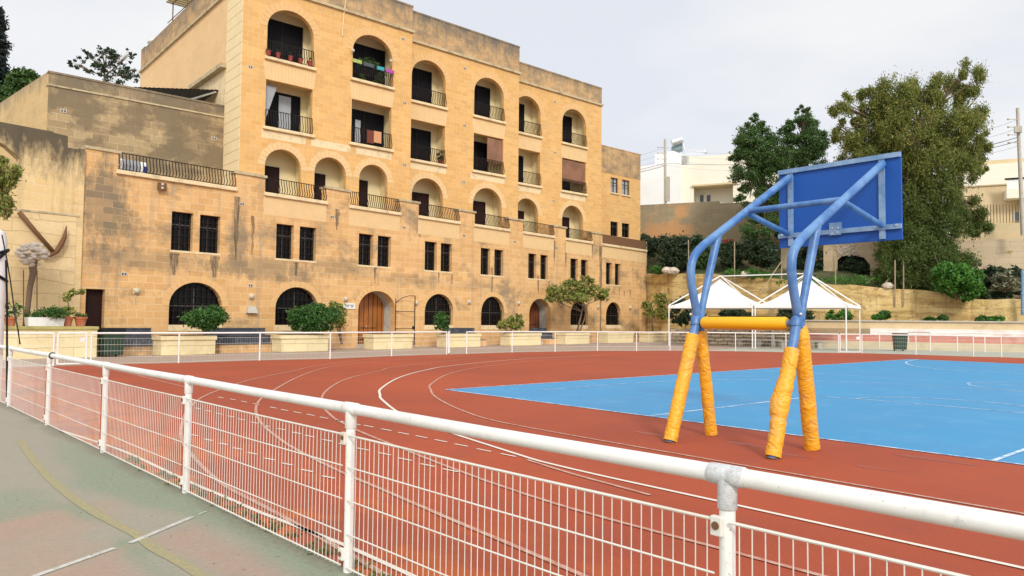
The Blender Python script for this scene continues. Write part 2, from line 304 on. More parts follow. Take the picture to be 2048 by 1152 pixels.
def leafm(name, stops, rough=.55, trans=.25, low=None):
    b = NB(name); g = b.n('ShaderNodeNewGeometry').outputs['Random Per Island']
    cr = b.n('ShaderNodeValToRGB', {0: g}); r = cr.color_ramp; r.interpolation = 'LINEAR'
    while len(r.elements) < len(stops): r.elements.new(.5)
    for i, c in enumerate(stops): r.elements[i].position = i/(len(stops)-1); r.elements[i].color = (*c, 1)
    f = b.noise(.55, 4, .6); c = b.mix(b.ramp(f, .42, .62, 0, .55), cr.outputs[0], stops[-1])
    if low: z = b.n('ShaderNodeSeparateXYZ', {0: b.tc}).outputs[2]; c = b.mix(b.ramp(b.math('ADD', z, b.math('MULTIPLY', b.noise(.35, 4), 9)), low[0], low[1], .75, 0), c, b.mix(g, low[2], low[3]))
    b.fin(c, rough); tr = b.n('ShaderNodeBsdfTranslucent', {0: c}); ms = b.n('ShaderNodeMixShader', {0: trans})
    b.t.links.new(b.b.outputs[0], ms.inputs[1]); b.t.links.new(tr.outputs[0], ms.inputs[2]); b.t.links.new(ms.outputs[0], b.t.nodes['Material Output'].inputs[0]); return b.m
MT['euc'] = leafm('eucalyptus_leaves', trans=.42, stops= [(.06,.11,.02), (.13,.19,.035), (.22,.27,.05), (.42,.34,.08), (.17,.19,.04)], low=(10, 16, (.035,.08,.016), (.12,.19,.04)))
MT['pine'] = leafm('pine_needles', [(.03,.075,.018), (.06,.13,.028), (.11,.20,.04), (.05,.10,.022)])
MT['dkbush'] = leafm('dark_bush_leaves', [(.012,.028,.012), (.025,.05,.018), (.05,.085,.03), (.02,.04,.015)])
MT['bush'] = leafm('bright_bush_leaves', [(.03,.10,.01), (.06,.19,.018), (.10,.27,.03), (.04,.12,.015)])
MT['shrub'] = leafm('planter_shrub_leaves', [(.02,.07,.012), (.04,.13,.018), (.08,.20,.03), (.03,.09,.012)])
MT['small'] = leafm('street_tree_leaves', [(.10,.17,.02), (.20,.30,.035), (.32,.32,.07), (.46,.33,.14), (.14,.17,.03)])
MT['cypress'] = leafm('cypress_leaves', [(.008,.015,.012), (.015,.03,.022), (.02,.035,.03)])
MT['weed'] = leafm('weed_leaves', [(.05,.09,.02), (.12,.14,.03), (.22,.20,.07)])
MT['flower'] = leafm('red_flower_leaves', [(.35,.03,.02), (.5,.10,.06), (.06,.10,.03)])
MT['palefl'] = leafm('pale_flowering_leaves', [(.20,.20,.10), (.45,.40,.30), (.08,.10,.04), (.12,.13,.05)])
# ------------------------------------------------------------ foliage
NR = np.random.default_rng(11)
def leafmesh(name, m, blobs, parent=None, base=(0, 0, 0), size=.12, dens=1., asp=.5, droop=0., kind=None):
    """blobs: (cx,cy,cz, rx,ry,rz, clumps, leaves per clump, clump radius) in world metres"""
    P = []
    for (cx, cy, cz, rx, ry, rz, nc, nl, crd) in blobs:
        d = NR.normal(size=(nc, 3)); d /= np.linalg.norm(d, axis=1)[:, None]
        rr = NR.uniform(.25, 1, nc)**.45
        cc = d*rr[:, None]*np.array([rx, ry, rz]) + np.array([cx, cy, cz])
        cs = crd*NR.uniform(.55, 1.3, nc)
        n = max(3, int(nl*dens)); q = NR.normal(size=(nc, n, 3))*.55
        q[:, :, 2] *= .75
        if droop: q[:, :, 2] = q[:, :, 2]*1.7 - .35*NR.uniform(0, 2, (nc, 1))
        P.append((cc[:, None, :] + q*cs[:, None, None]).reshape(-1, 3))
    P = np.concatenate(P); N = len(P)
    a = NR.normal(size=(N, 3)); a /= np.linalg.norm(a, axis=1)[:, None]
    if droop: a[:, 2] -= .8; a /= np.linalg.norm(a, axis=1)[:, None]
    c = NR.normal(size=(N, 3)); bb = np.cross(a, c); bb /= np.linalg.norm(bb, axis=1)[:, None]+1e-9
    s = size*NR.uniform(.5, 1.4, N)[:, None]; A = a*s; B = bb*s*asp
    V = np.stack([P-A, P+B, P+A, P-B], 1).reshape(-1, 3) - np.array(base)
    me = bpy.data.meshes.new(name); me.vertices.add(4*N); me.vertices.foreach_set('co', V.astype('f4').ravel())
    me.loops.add(4*N); me.loops.foreach_set('vertex_index', np.arange(4*N, dtype='i4'))
    me.polygons.add(N); me.polygons.foreach_set('loop_start', np.arange(0, 4*N, 4, dtype='i4')); me.update(); me.validate()
    me.materials.append(m); o = bpy.data.objects.new(name, me); col.objects.link(o)
    if parent: o.parent = parent
    else: o.location = base
    return o
def PB(px, py, D, rx, ry, nc, nl, cr=.25, rd=None):
    """blob whose centre and size were read off the photo at depth D"""
    c = AD(px, py, D); k = D/F; m = (rx+ry)/2*k
    return (c.x, c.y, c.z, rx*k, (rd or rx)*k, ry*k, nc, nl, m*cr)
# ------------------------------------------------------------ the ground
def sheet(name, pts, m, z, kind='structure'):
    o = MB().quad(*[(p[0], p[1], z) for p in pts]).build(name, m); return tag(o, kind=kind)
def ribbon(mb, pts, w, z):
    pts = [Vector((p[0], p[1])) for p in pts]; L = []
    for i, p in enumerate(pts):
        t = (pts[min(i+1, len(pts)-1)] - pts[max(i-1, 0)]).normalized(); n = Vector((-t.y, t.x))*w/2; L.append((p+n, p-n))
    for i in range(len(pts)-1):
        a, b_ = L[i]; c, d = L[i+1]; mb.quad((a.x,a.y,z), (b_.x,b_.y,z), (d.x,d.y,z), (c.x,c.y,z))
def spline(pts, n=6):
    P = [Vector((p[0], p[1])) for p in pts]; out = []
    for i in range(len(P)-1):
        p0, p1, p2, p3 = P[max(i-1, 0)], P[i], P[i+1], P[min(i+2, len(P)-1)]
        for k in range(n):
            t = k/n; out.append(.5*((2*p1) + (p2-p0)*t + (2*p0-5*p1+4*p2-p3)*t*t + (3*p1-p0-3*p2+p3)*t**3))
    out.append(P[-1]); return out
gm = MB(); gm.quad((-400, -400, -.03), (500, -400, -.03), (500, 500, -.03), (-400, 500, -.03)); tag(gm.build('ground', MT['ground']), kind='structure')
fence_px = [(180,730),(357,726),(519,721),(660,718),(783,712.5),(893,709),(933,708),(1024,705),(1110,703.5),(1195,702),(1273,702),(1340,701.5),(1405,702),(1471,702.6),(1572,704.5),(1677,706),(1724,706.5),(1832,709.5),(1947,713.5),(2003,714.5)]
FP = [G(*p) for p in fence_px]
FP[0].y = 28.75
FP += [Vector((45.9, 8, 0)), Vector((45.9, 4, 0)), Vector((45.9, 0, 0)), Vector((45.9, -6, 0))]
def nfx(y): return 2.585 - .0385*y       # plan line of the near railing
poly = [(nfx(-6)+.02, -6), (nfx(24)+.02, 24), (1.6, 28.4)] + [(p.x, p.y) for p in FP]
sheet('running_track', poly, MT['track'], .004)
sheet('pavement', [(-14, 17), (nfx(17), 17), (nfx(24), 24), (1.6, 28.4)] + [(p.x, p.y) for p in FP[:13]] + [(52, 30), (62, 44), (-14, 42)], MT['pave'], 0.)
sheet('side_path', [(p.x, p.y) for p in FP[12:]] + [(75, -6), (75, 46), (52, 30)], MT['pave2'], 0.002)
sheet('blue_court', [(10.4, -14), (38.3, -14), (38.3, 14.35), (10.4, 14.35)], MT['court'], .008)
# worn court in front of the railing: painted patches as a colour attribute on a fine grid
def near_court():
    X0, X1, Y0, Y1, st = -9.0, 2.62, -3.0, 20.0, .09
    nx, ny = int((X1-X0)/st), int((Y1-Y0)/st); xs = np.linspace(X0, X1, nx); ys = np.linspace(Y0, Y1, ny)
    XX, YY = np.meshgrid(xs, ys); Z = np.full_like(XX, .001); V = np.stack([XX, YY, Z], 2).reshape(-1, 3)
    i = np.arange(nx*ny).reshape(ny, nx); q = np.stack([i[:-1, :-1], i[:-1, 1:], i[1:, 1:], i[1:, :-1]], 2).reshape(-1, 4)
    me = bpy.data.meshes.new('worn_court'); me.from_pydata(V.tolist(), [], q.tolist())
    wob = np.zeros_like(XX); r = np.random.default_rng(3)
    for k in range(40):
        f = r.uniform(1, 9); a = r.uniform(0, 6.28); wob += np.sin(XX*f*math.cos(a)+YY*f*math.sin(a)+r.uniform(0, 6))/(f**.8)
    wob *= .05
    def segd(pts):
        D = np.full_like(XX, 99.)
        for a, c in zip(pts[:-1], pts[1:]):
            ax, ay, bx, by = a.x, a.y, c.x, c.y; L = (bx-ax)**2+(by-ay)**2; t = np.clip(((XX-ax)*(bx-ax)+(YY-ay)*(by-ay))/L, 0, 1)
            D = np.minimum(D, np.hypot(XX-ax-t*(bx-ax), YY-ay-t*(by-ay)))
        return D
    def inside(pts):
        px = [p.x for p in pts]; py = [p.y for p in pts]; I = np.zeros_like(XX, bool); n = len(pts)
        for a in range(n):
            b_ = (a+1) % n; c = ((py[a] > YY) != (py[b_] > YY)) & (XX < (px[b_]-px[a])*(YY-py[a])/(py[b_]-py[a]+1e-9)+px[a]); I ^= c
        return I
    sm = lambda d, w: np.clip(.5-(d+wob)/w, 0, 1)[..., None]
    base = np.array([.27, .245, .185]); green = np.array([.18, .225, .15]); pink = np.array([.34, .205, .15]); brown = np.array([.315, .23, .165])
    c = np.ones((*XX.shape, 3))*base
    def region(pts, colr, w=.18, a=1.):
        nonlocal c
        P = [G(*p) for p in pts]; d = segd(P+[P[0]]); d = np.where(inside(P), -d, d); k = sm(d, w)*a; c = c*(1-k)+colr*k
    region([(0,1035),(125,1010),(235,1000),(150,1300),(-300,1300),(-200,1035)], brown, .3)
    region([(0,1030),(130,1015),(215,1060),(215,1090),(60,1152),(0,1190),(-300,1300),(-100,1060)], brown)
    region([(-60,1040),(60,1022),(128,1012),(140,1030),(100,1060),(0,1095),(-200,1150)], pink, .35, .55)
    region([(0,978),(60,985),(138,1010),(0,1036),(-160,1045),(-160,980)], green, .3, .75)
    region([(130,1010),(170,1045),(215,1085),(250,1120),(290,1160),(450,1260),(560,1300),(480,1200),(370,1140),(300,1095),(260,1070),(200,1030),(170,1010)], green, .12)
    region([(225,1100),(238,1096),(300,1152),(330,1220),(90,1300),(80,1152)], pink, .15, .7)
    region([(300,1085),(345,1060),(385,1035),(402,1040),(480,1090),(580,1152),(700,1230),(500,1230),(420,1152),(330,1105)], pink, .15, .65)
    # green band that follows the railing
    d = (nfx(YY)-XX) - .46 - .2*np.sin(YY*.9); k = sm(d, .22)*np.clip(1-(YY-9)/5, 0, 1)[..., None]; c = c*(1-k)+green*k
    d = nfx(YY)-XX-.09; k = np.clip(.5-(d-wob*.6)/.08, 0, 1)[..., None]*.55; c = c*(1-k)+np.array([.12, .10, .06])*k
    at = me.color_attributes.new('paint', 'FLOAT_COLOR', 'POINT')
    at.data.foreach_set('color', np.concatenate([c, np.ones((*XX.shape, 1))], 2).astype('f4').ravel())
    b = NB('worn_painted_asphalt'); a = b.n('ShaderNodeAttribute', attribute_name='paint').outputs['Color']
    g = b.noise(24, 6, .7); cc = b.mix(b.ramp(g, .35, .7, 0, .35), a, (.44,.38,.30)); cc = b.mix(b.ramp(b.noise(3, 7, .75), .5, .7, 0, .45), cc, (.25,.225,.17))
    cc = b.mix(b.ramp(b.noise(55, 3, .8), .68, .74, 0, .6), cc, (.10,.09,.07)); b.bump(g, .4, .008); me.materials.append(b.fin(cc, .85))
    o = bpy.data.objects.new('worn_court', me); col.objects.link(o); tag(o, kind='structure')
near_court()
# markings
lm = MB(); lb = MB()
def line(mb, px, w=.05, z=.012, n=5): ribbon(mb, spline([G(*p) for p in px], n), w, z)
ribbon(lm, spline([G(*p) for p in [(1330,716),(1119,719),(988,731),(905,746),(863,768),(861.6,780.6),(869,793),(897.5,810),(935,826),(975.6,839)]]+[Vector((7.75,8.4)),Vector((7.7,5)),Vector((7.7,-6))], 5), .05, .012)
ribbon(lb, spline([G(*p) for p in [(1200,712),(1050,718),(910,731),(854,740),(800,755),(763,777),(760,790),(766,802),(819,837),(1010,902)]]+[Vector((5.97,5.8)),Vector((5.97,3)),Vector((5.97,-6))], 5), .055, .012)
ribbon(lm, spline([G(*p) for p in [(1100,715),(960,717),(800,733),(760,742),(696,757.5),(655,780),(642,806),(659,829),(683,846),(760,881)]]+[Vector((4.75,5.2)),Vector((4.75,2)),Vector((4.75,-6))], 5), .05, .012)
line(lm, [(900,713),(760,723),(666,733),(602,752),(535,789),(512.5,814),(520,844),(550,872),(595,902),(681,945),(760,979),(900,1040),(1100,1125),(1300,1215)], .05)
line(lm, [(760,716),(640,731),(587,742),(505,759),(452,776),(405,795),(375,822),(362,860),(368,890),(383,911),(415,945),(452,975),(509,1005),(572,1039),(677,1099),(800,1170)], .05)
line(lb, [(120,862),(208,890),(260,909.5),(312,934),(381,967),(452,997),(520,1027),(580,1050),(677,1088),(760,1125),(900,1190)], .045)
line(lm, [(1054,921),(1147,950),(1238,975),(1300,992)], .05)
line(lm, [(190,735),(260,748),(330,765),(375,776)], .05)
def dashes(px, L=.27):
    for p in px:
        g = G(*p); q = G(p[0]+8, p[1]+1.6); t = Vector((q.x-g.x, q.y-g.y)).normalized()*L/2; ribbon(lb, [(g.x-t.x, g.y-t.y), (g.x+t.x, g.y+t.y)], .035, .012)
f5 = lambda L: [(340+x/2.667, 720+y/2.667) for x, y in L]
f8 = lambda L: [(760+x/3.2, 640+y/3.2) for x, y in L]
dashes(f5([(270,203),(335,213),(395,225),(460,238),(550,257),(610,270),(680,283),(750,296),(820,311),(905,328),(990,345),(1060,357)])+f8([(40,707),(150,730),(265,752),(390,778),(520,806),(665,838),(820,870)]))
dashes(f5([(150,262),(205,275),(265,290),(325,305),(380,320),(450,338),(510,355),(595,373),(675,393),(745,410),(840,433),(930,455),(1030,480)])+f8([(30,862),(160,897),(305,935),(450,968)]), .24)
dashes(f5([(130,405),(205,430),(285,452),(360,477),(440,503),(530,533),(625,560),(730,595),(845,630)]), .2)
tag(lm.build('track_lane_lines', MT['line']), kind='structure'); tag(lb.build('track_bright_lines', MT['lineb']), kind='structure')
cm = MB()
def rect_line(mb, x0, x1, y0, y1, w=.05, z=.012):
    mb.box(x0, x1, y0-w/2, y0+w/2, z-.002, z); mb.box(x0, x1, y1-w/2, y1+w/2, z-.002, z)
ribbon(cm, [(10.4,-14),(10.4,14.35)], .06, .0125); ribbon(cm, [(10.37,14.35),(38.3,14.35)], .06, .013); ribbon(cm, [(38.3,14.38),(38.3,-14)], .06, .0125)
ribbon(cm, [(10.43,8.24),(16.45,8.2)], .06, .0135); ribbon(cm, [(16.43,8.23),(16.6,7),(16.6,4.5),(16.45,2.97)], .05, .0131); ribbon(cm, [(10.43,2.97),(16.4,2.97)], .06, .0135)
ribbon(cm, [(24.05,14.3),(24.05,-14)], .05, .0127)
ribbon(cm, [(24.05+1.8*math.cos(a), 5.6+1.8*math.sin(a)) for a in np.linspace(0, 6.283, 33)], .05, .0137)
ribbon(cm, [(16.5+1.8*math.cos(a), 5.6+1.8*math.sin(a)) for a in np.linspace(-1.5, 1.5, 17)], .05, .0141)
ribbon(cm, spline([G(*p) for p in [(1836,719.8),(1820,722),(1812,726),(1825,732),(1860,737),(1900,741),(1960,745),(2048,748)]]), .07, .0143)
ribbon(cm, spline([(12, 12.9), (16, 12.9), (19, 12.2), (21.2, 9.9), (22, 6.8), (21.4, 3), (19, -.6)]), .045, .0145)
tag(cm.build('court_lines', MT['cline']), kind='structure')
yl = MB(); line(yl, [(40,880),(63,916),(82,937),(102.5,960),(143.5,995),(191,1027),(273,1070),(307.6,1097),(359,1124.7),(403,1152),(470,1190)], .085, .005); tag(yl.build('faded_yellow_line', MT['yline']), kind='structure')
wl = MB(); line(wl, [(40,1168),(73.5,1152),(229,1097)], .05, .0054, 1); line(wl, [(260,1087),(386,1034)], .05, .0054, 1); line(wl, [(396,1030),(414,1023)], .02, .0054, 1); tag(wl.build('worn_white_line', MT['wline']), kind='structure')
pd = MB()
for p, a in (((1497,890), .35), ((1870,920), .5), ((1752,938), .25), ((1590,912), .25), ((1300,868), .3)):
    g = G(*p); pd.add([(g.x+a*(.16+.5*0)*math.cos(t)*(1+.3*math.sin(3*t)), g.y+a*math.sin(t), .0062) for t in np.linspace(0, 6.1, 16)], [tuple(range(16))])
b = NB('damp_patch'); tag(pd.build('damp_patches', b.fin((.33,.065,.04), .4)), kind='structure')
# ------------------------------------------------------------ wall with openings
def arch(s0, s1, z0, zt, rise=None, n=16):
    w = (s1-s0)/2; rise = rise or w; c = (s0+s1)/2
    return [(s0, z0), (s1, z0)] + [(c+w*math.cos(a), zt-rise+rise*math.sin(a)) for a in [math.pi*i/n for i in range(n+1)]]
def rect(s0, s1, z0, z1): return [(s0, z0), (s1, z0), (s1, z1), (s0, z1)]
def wall(outline, holes, t, y0=0.):
    cu = bpy.data.curves.new('w', 'CURVE'); cu.dimensions = '2D'; cu.fill_mode = 'BOTH'; cu.extrude = t/2
    for P in [outline]+holes:
        sp = cu.splines.new('POLY'); sp.points.add(len(P)-1); sp.use_cyclic_u = True
        for i, p in enumerate(P): sp.points[i].co = (p[0], p[1], 0, 1)
    ob = bpy.data.objects.new('w', cu); col.objects.link(ob)
    dg = bpy.context.evaluated_depsgraph_get(); me = bpy.data.meshes.new_from_object(ob.evaluated_get(dg))
    mb = MB(); mb.add([(v.co.x, y0+t/2-v.co.z, v.co.y) for v in me.vertices], [tuple(p.vertices) for p in me.polygons])
    bpy.data.objects.remove(ob); bpy.data.meshes.remove(me); return mb
def surround(s0, s1, zs, zt, rise, w=.32, y=-.012, n=13, jamb=None):
    """ring of separate arch stones, a little proud of the wall"""
    mb = MB(); c = (s0+s1)/2; a = (s1-s0)/2
    for i in range(n):
        t0 = math.pi*(i+.04)/n; t1 = math.pi*(i+.96)/n; P = []
        ww = w*(1.0 if i % 2 else 1.12)
        for t in (t0, (t0+t1)/2, t1): P.append((c+(a+ww)*math.cos(t), zt-rise+(rise+ww)*math.sin(t)))
        for t in (t1, (t0+t1)/2, t0): P.append((c+(a+.003)*math.cos(t), zt-rise+(rise+.003)*math.sin(t)))
        N = len(P); mb.add([(p[0], y, p[1]) for p in P]+[(p[0], .02, p[1]) for p in P], [tuple(reversed(range(N)))]+[(k, (k+1) % N, N+(k+1) % N, N+k) for k in range(N)])
    return mb
BB = (14.9, 36.8, 0)
bld = thing('apartment_building', BB, 'four storey golden limestone apartment building with arched balconies above a long arcaded base', 'building')
YS = {1: 40.1, 2: 41.4, 3: 42.7, 4: 43.6}
FR = {k: ((0, y, 0), 0.) for k, y in YS.items()}
LO = (6.83, 36.51, 0); LA = R(7.64); FL = (LO, LA)
def bp(mb, name, m, fr, parent=None, base=BB, **k):
    """a part of the building in the frame of one facade"""
    if parent is None or parent is bld: return mb.build(name, m, bld, base, frame=fr, **k)
    o = mb.build(name, m, parent, (0, 0, 0), frame=((0, 0, 0), 0), **k); return o
def railing(mb, s0, s1, z0, z1, y=-.06, bow=.16, sp=.15):
    n = max(2, int((s1-s0)/sp))
    mb.box(s0, s1, y-.02, y+.02, z1-.035, z1); mb.box(s0, s1, y-.012, y+.012, z0+.04, z0+.065)
    H = z1-z0
    for i in range(n+1):
        s = s0+(s1-s0)*i/n; pr = [(0, z1-.02), (-.02, z1-H*.25), (-.5*bow, z1-H*.5), (-bow, z1-H*.74), (-.6*bow, z1-H*.9), (0, z0+.04)]
        w = .015; vs = []; fs = []
        for d, z in pr: vs += [(s-w, y+d-w, z), (s+w, y+d-w, z), (s+w, y+d+w, z), (s-w, y+d+w, z)]
        for j in range(len(pr)-1):
            for k in range(4): fs.append((j*4+k, j*4+(k+1) % 4, j*4+4+(k+1) % 4, j*4+4+k))
        mb.add(vs, fs)
    return mb
def loggia(sec, s0, s1, z0, zt, kind, door='dark', dw=.45, dh=2.75, deep=1.35, rail=True, shade=None, row=2):
    fr = FR[sec]; t = .30
    b = MB(); X0, X1 = s0-.25, s1+.25; Z0, Z1 = z0-.0, zt+.25; Y0, Y1 = t+.002, deep
    b.quad((X0,Y1,Z0),(X1,Y1,Z0),(X1,Y1,Z1),(X0,Y1,Z1)); b.quad((X0,Y0,Z0),(X0,Y1,Z0),(X0,Y1,Z1),(X0,Y0,Z1)); b.quad((X1,Y1,Z0),(X1,Y0,Z0),(X1,Y0,Z1),(X1,Y1,Z1))
    b.quad((X0,Y0,Z0),(X1,Y0,Z0),(X1,Y1,Z0),(X0,Y1,Z0)); b.quad((X0,Y0,Z1),(X0,Y1,Z1),(X1,Y1,Z1),(X1,Y0,Z1))
    L = bp(b, 'loggia', MT['loggia'], fr)
    d = MB(); w = (s1-s0); x0 = s0+.1; xe = s0+w*dw; x1 = min(xe+deep*xe/YS[sec], s1+.2); zt2 = min(zt-.2, z0+dh)
    d.box(x0, x1, deep-.06, deep-.004, z0+.01, zt2); D = bp(d, 'balcony_door', MT[door], fr, L)
    e = MB()
    for q in ((x0, x0+.07), ((x0+x1)/2-.04, (x0+x1)/2+.04), (x1-.07, x1)): e.box(q[0], q[1], deep-.10, deep-.062, z0+.01, zt2)
    e.box(x0+.07, x1-.07, deep-.10, deep-.062, zt2-.08, zt2); bp(e, 'door_frame', MT['iron'], fr, L)
    if rail:
        r = railing(MB(), s0+.01, s1-.01, z0+.02, z0+.98, y=-.02 if row > 2 else .1, bow=.13, sp=.14); bp(r, 'railing', MT['iron'], fr, L)
    if row > 2:
        sl = MB(); sl.box(s0-.14, s1+.14, -.16, .28, z0-.17, z0-.003); bp(sl, 'sill', MT['trim'], fr, L, bevel=.015)
    if shade:
        a, bq = shade; q = MB(); n = 34
        for i in range(n): z = zt-.1-(zt-z0-.95)*i/n; q.box(s0+a*w, s0+bq*w, .10, .13, z-.07, z-.004)
        bp(q, 'roller_blind', MT['shutr'], fr, L)
    return L
def lintel(sec, s0, s1, z0, z1):
    mb = MB(); n = 15
    for i in range(n):
        f = lambda t, z: (s0+s1)/2+(t-.5)*(s1-s0)*(1+.10*(z-z0)/max(.1, (z1-z0)))
        a0, a1 = (i+.03)/n, (i+.97)/n
        P = [(f(a0, z0), z0), (f(a1, z0), z0), (f(a1, z1), z1), (f(a0, z1), z1)]
        mb.add([(p[0], -.008, p[1]) for p in P]+[(p[0], .02, p[1]) for p in P], [(3,2,1,0),(0,1,5,4),(1,2,6,5),(2,3,7,6),(3,0,4,7)])
    return mb
CZ = 20.45
secs = {1: (14.9, 26.0, [(16.3, 19.12), (21.7, 24.52)], [(16.35, 18.5), (19.35, 21.4), (22.3, 24.32)]),
        2: (26.0, 36.5, [(26.85, 29.65), (32.2, 35.0)], [(27.0, 29.55), (32.2, 34.9)]),
        3: (36.5, 47.25, [(37.2, 39.98), (42.46, 45.3)], [(37.4, 39.8), (42.5, 45.0)])}
DW = {(1,4): (.74, .95), (1,3): (.72, .93), (1,2): (.38, .32, .28), (2,4): (.56, .5), (2,3): (.56, .45), (2,2): (.52, .4), (3,4): (.34, .36), (3,3): (.32, .3), (3,2): (.34, .3)}
PT = {1: 22.15, 2: 22.5, 3: 21.95}
for k, (a, b_, up, lowr) in secs.items():
    H = []
    for (s0, s1) in up: H.append(arch(s0, s1, 16.5, 19.5, 1.25)); H.append(rect(s0, s1, 12.5, 15.2))
    for (s0, s1) in lowr: H.append(arch(s0, s1, 7.95, 11.35, (s1-s0)/2*.97))
    w = wall([(a, 0), (b_, 0), (b_, CZ), (a, CZ)], H, .30); bp(w, 'front_wall', MT['s1'], FR[k])
    c = MB(); c.box(a-(.14 if k == 1 else 0), b_+.1, -.14, .3, CZ, CZ+.16); bp(c, 'cornice', MT['cope'], FR[k])
    p = MB(); p.box(a, b_, -.02, .4, CZ+.16, PT[k]); p.box(a-.02, b_+.02, -.05, .43, PT[k], PT[k]+.12); bp(p, 'parapet', MT['parapet'], FR[k])
    for i, (s0, s1) in enumerate(up):
        bp(surround(s0, s1, 0, 19.5, 1.25, .42, n=17), 'arch_surround', MT['arch'], FR[k])
        bp(lintel(k, s0-.05, s1+.05, 15.22, 16.25), 'flat_arch_stones', MT['fan'], FR[k])
        loggia(k, s0, s1, 16.5, 19.5, 'arch', row=4, dw=DW[k, 4][i])
        sh = {(2, 1): (.48, 1.), (3, 1): (.0, 1.)}.get((k, i)); loggia(k, s0, s1, 12.5, 15.2, 'rect', row=3, dw=DW[k, 3][i], shade=sh, dh=2.5)
    for i, (s0, s1) in enumerate(lowr):
        bp(surround(s0, s1, 0, 11.35, (s1-s0)/2*.97, .38, n=15), 'arch_surround', MT['fan'], FR[k])
        bp(MB().box(s0-.25, s1+.25, -.006, .02, 11.85, 12.28), 'pale_band', MT['trim'], FR[k])
        loggia(k, s0, s1, 7.95, 11.35, 'arch', row=2, rail=False, door='darkred', dw=DW[k, 2][i], dh=2.6)
p, r_ = PYp(556, 229, 41.38), PYp(581, 196, 41.38)
bp(MB().box(p.x, r_.x, 1.2, 1.235, 12.55, r_.z), 'curtained_pane', MT['curtain'], FR[1])
p, r_ = PYp(703, 285, 41.38), PYp(713, 240, 41.38); bp(MB().box(p.x+.2, r_.x+.25, 1.2, 1.235, 12.55, r_.z), 'curtained_pane', MT['curtain'], FR[1])
# hidden end walls, side wall, backs and roofs
q = MB(); q.box(14.9, 15.2, 40.402, 61, 0, CZ); bp(q, 'side_wall', MT['s1side'], None)
q = MB(); q.box(14.76, 15.1, 40.402, 61.05, CZ, CZ+.16); bp(q, 'side_cornice', MT['cope'], None)
q = MB(); q.box(14.88, 15.28, 40.51, 60, CZ+.16, 22.15); q.box(14.90, 15.26, 60.02, 61, CZ+.16, 22.3); bp(q, 'side_parapet', MT['parapet'], None)
q = MB()
for i in range(21): q.box(14.875, 14.898, 40.1, 42.5, 8+i*.6, 8+i*.6+.575)
bp(q, 'corner_quoins', MT['quoin'], None)
q = MB(); q.box(14.885, 14.899, 42.5, 47.8, 11.5, 16.1); bp(q, 'plaster_panel', MT['trim'], None)
q = MB(); q.box(14.55, 14.898, 42.4, 48.2, 16.102, 16.34); bp(q, 'panel_ledge', MT['cope'], None)
q = MB(); q.box(25.7, 26.0, 40.402, 41.39, 0, 22.3); q.box(36.2, 36.5, 41.702, 42.69, 0, 22.4); q.box(46.95, 47.25, 43.002, 54, 0, 21.9); bp(q, 'end_wall', MT['s1'], None)
q = MB(); q.box(15.2, 46.95, 44, 60.9, 20.0, 20.3); bp(q, 'roof_slab', MT['concrete'], None)
q = MB(); q.box(15.2, 47, 60.7, 60.95, 0, 20); bp(q, 'back_wall', MT['s1'], None)
# low end wing
H4 = [rect(49.5, 50.5, 13.3, 14.68), rect(51.05, 52.1, 13.3, 14.68), rect(49.5, 50.5, 9.4, 10.7), rect(51.05, 52.1, 9.4, 10.7)]
bp(wall([(47.25, 0), (53.66, 0), (53.66, 17.3), (47.25, 17.3)], H4, .3), 'front_wall', MT['s1'], FR[4])
q = MB(); q.box(47.25, 53.7, -.04, .36, 17.3, 17.4); bp(q, 'parapet', MT['parapet'], FR[4])
q = MB(); q.box(53.36, 53.66, 43.902, 54, 0, 17.3); bp(q, 'end_wall', MT['s1'], None)
q = MB(); q.box(47.3, 53.3, 43.95, 54, 16.6, 16.9); bp(q, 'roof_slab', MT['concrete'], None)
q = MB(); q.box(47.3, 53.62, -.03, .02, 15.0, 17.28); bp(q, 'stained_band', MT['parapet'], FR[4])
def window(fr, hole, y, m='dglass', bars=(3, 5), frame='iron', name='window', grille=True, ar=None):
    s0, s1, z0, z1 = hole; g = MB()
    if ar: P = arch(s0, s1, z0, z1, ar)
    else: P = rect(s0, s1, z0, z1)
    N = len(P); g.add([(p[0], y, p[1]) for p in P]+[(p[0], y+.04, p[1]) for p in P], [tuple(range(N))]+[(k, (k+1) % N, N+(k+1) % N, N+k) for k in range(N)])
    W_ = bp(g, name, MT[m], fr); e = MB(); nb, nh = bars
    def top(s):
        if not ar: return z1
        c = (s0+s1)/2; a = (s1-s0)/2; return z1-ar+ar*math.sqrt(max(0, 1-((s-c)/a)**2))
    for i in range(nb+1):
        s = s0+.03+(s1-s0-.06)*i/nb; e.box(s-.014, s+.014, y-.10, y-.075, z0, top(s))
    for j in range(1, nh):
        z = z0+(z1-z0)*j/nh
        if ar and z > z1-ar: c = (s0+s1)/2; h = (s1-s0)/2*math.sqrt(max(0, 1-((z-z1+ar)/ar)**2)); e.box(c-h, c+h, y-.105, y-.08, z-.014, z+.014)
        else: e.box(s0, s1, y-.105, y-.08, z-.014, z+.014)
    bp(e, 'window_grille', MT[frame], fr, W_)
    e = MB(); c = (s0+s1)/2; zt = z1 if not ar else z1-ar*.25
    e.box(c-.03, c+.03, y-.03, y-.003, z0, zt)
    for z in ((z0+(z1-z0)*.68,) if not ar else (z1-ar,)): e.box(s0, s1, y-.032, y-.005, z-.03, z+.03)
    if not ar: e.box(s0, s0+.06, y-.03, y-.004, z0, z1); e.box(s1-.06, s1, y-.03, y-.004, z0, z1)
    bp(e, 'window_frame', MT['frame'], fr, W_)
    return W_
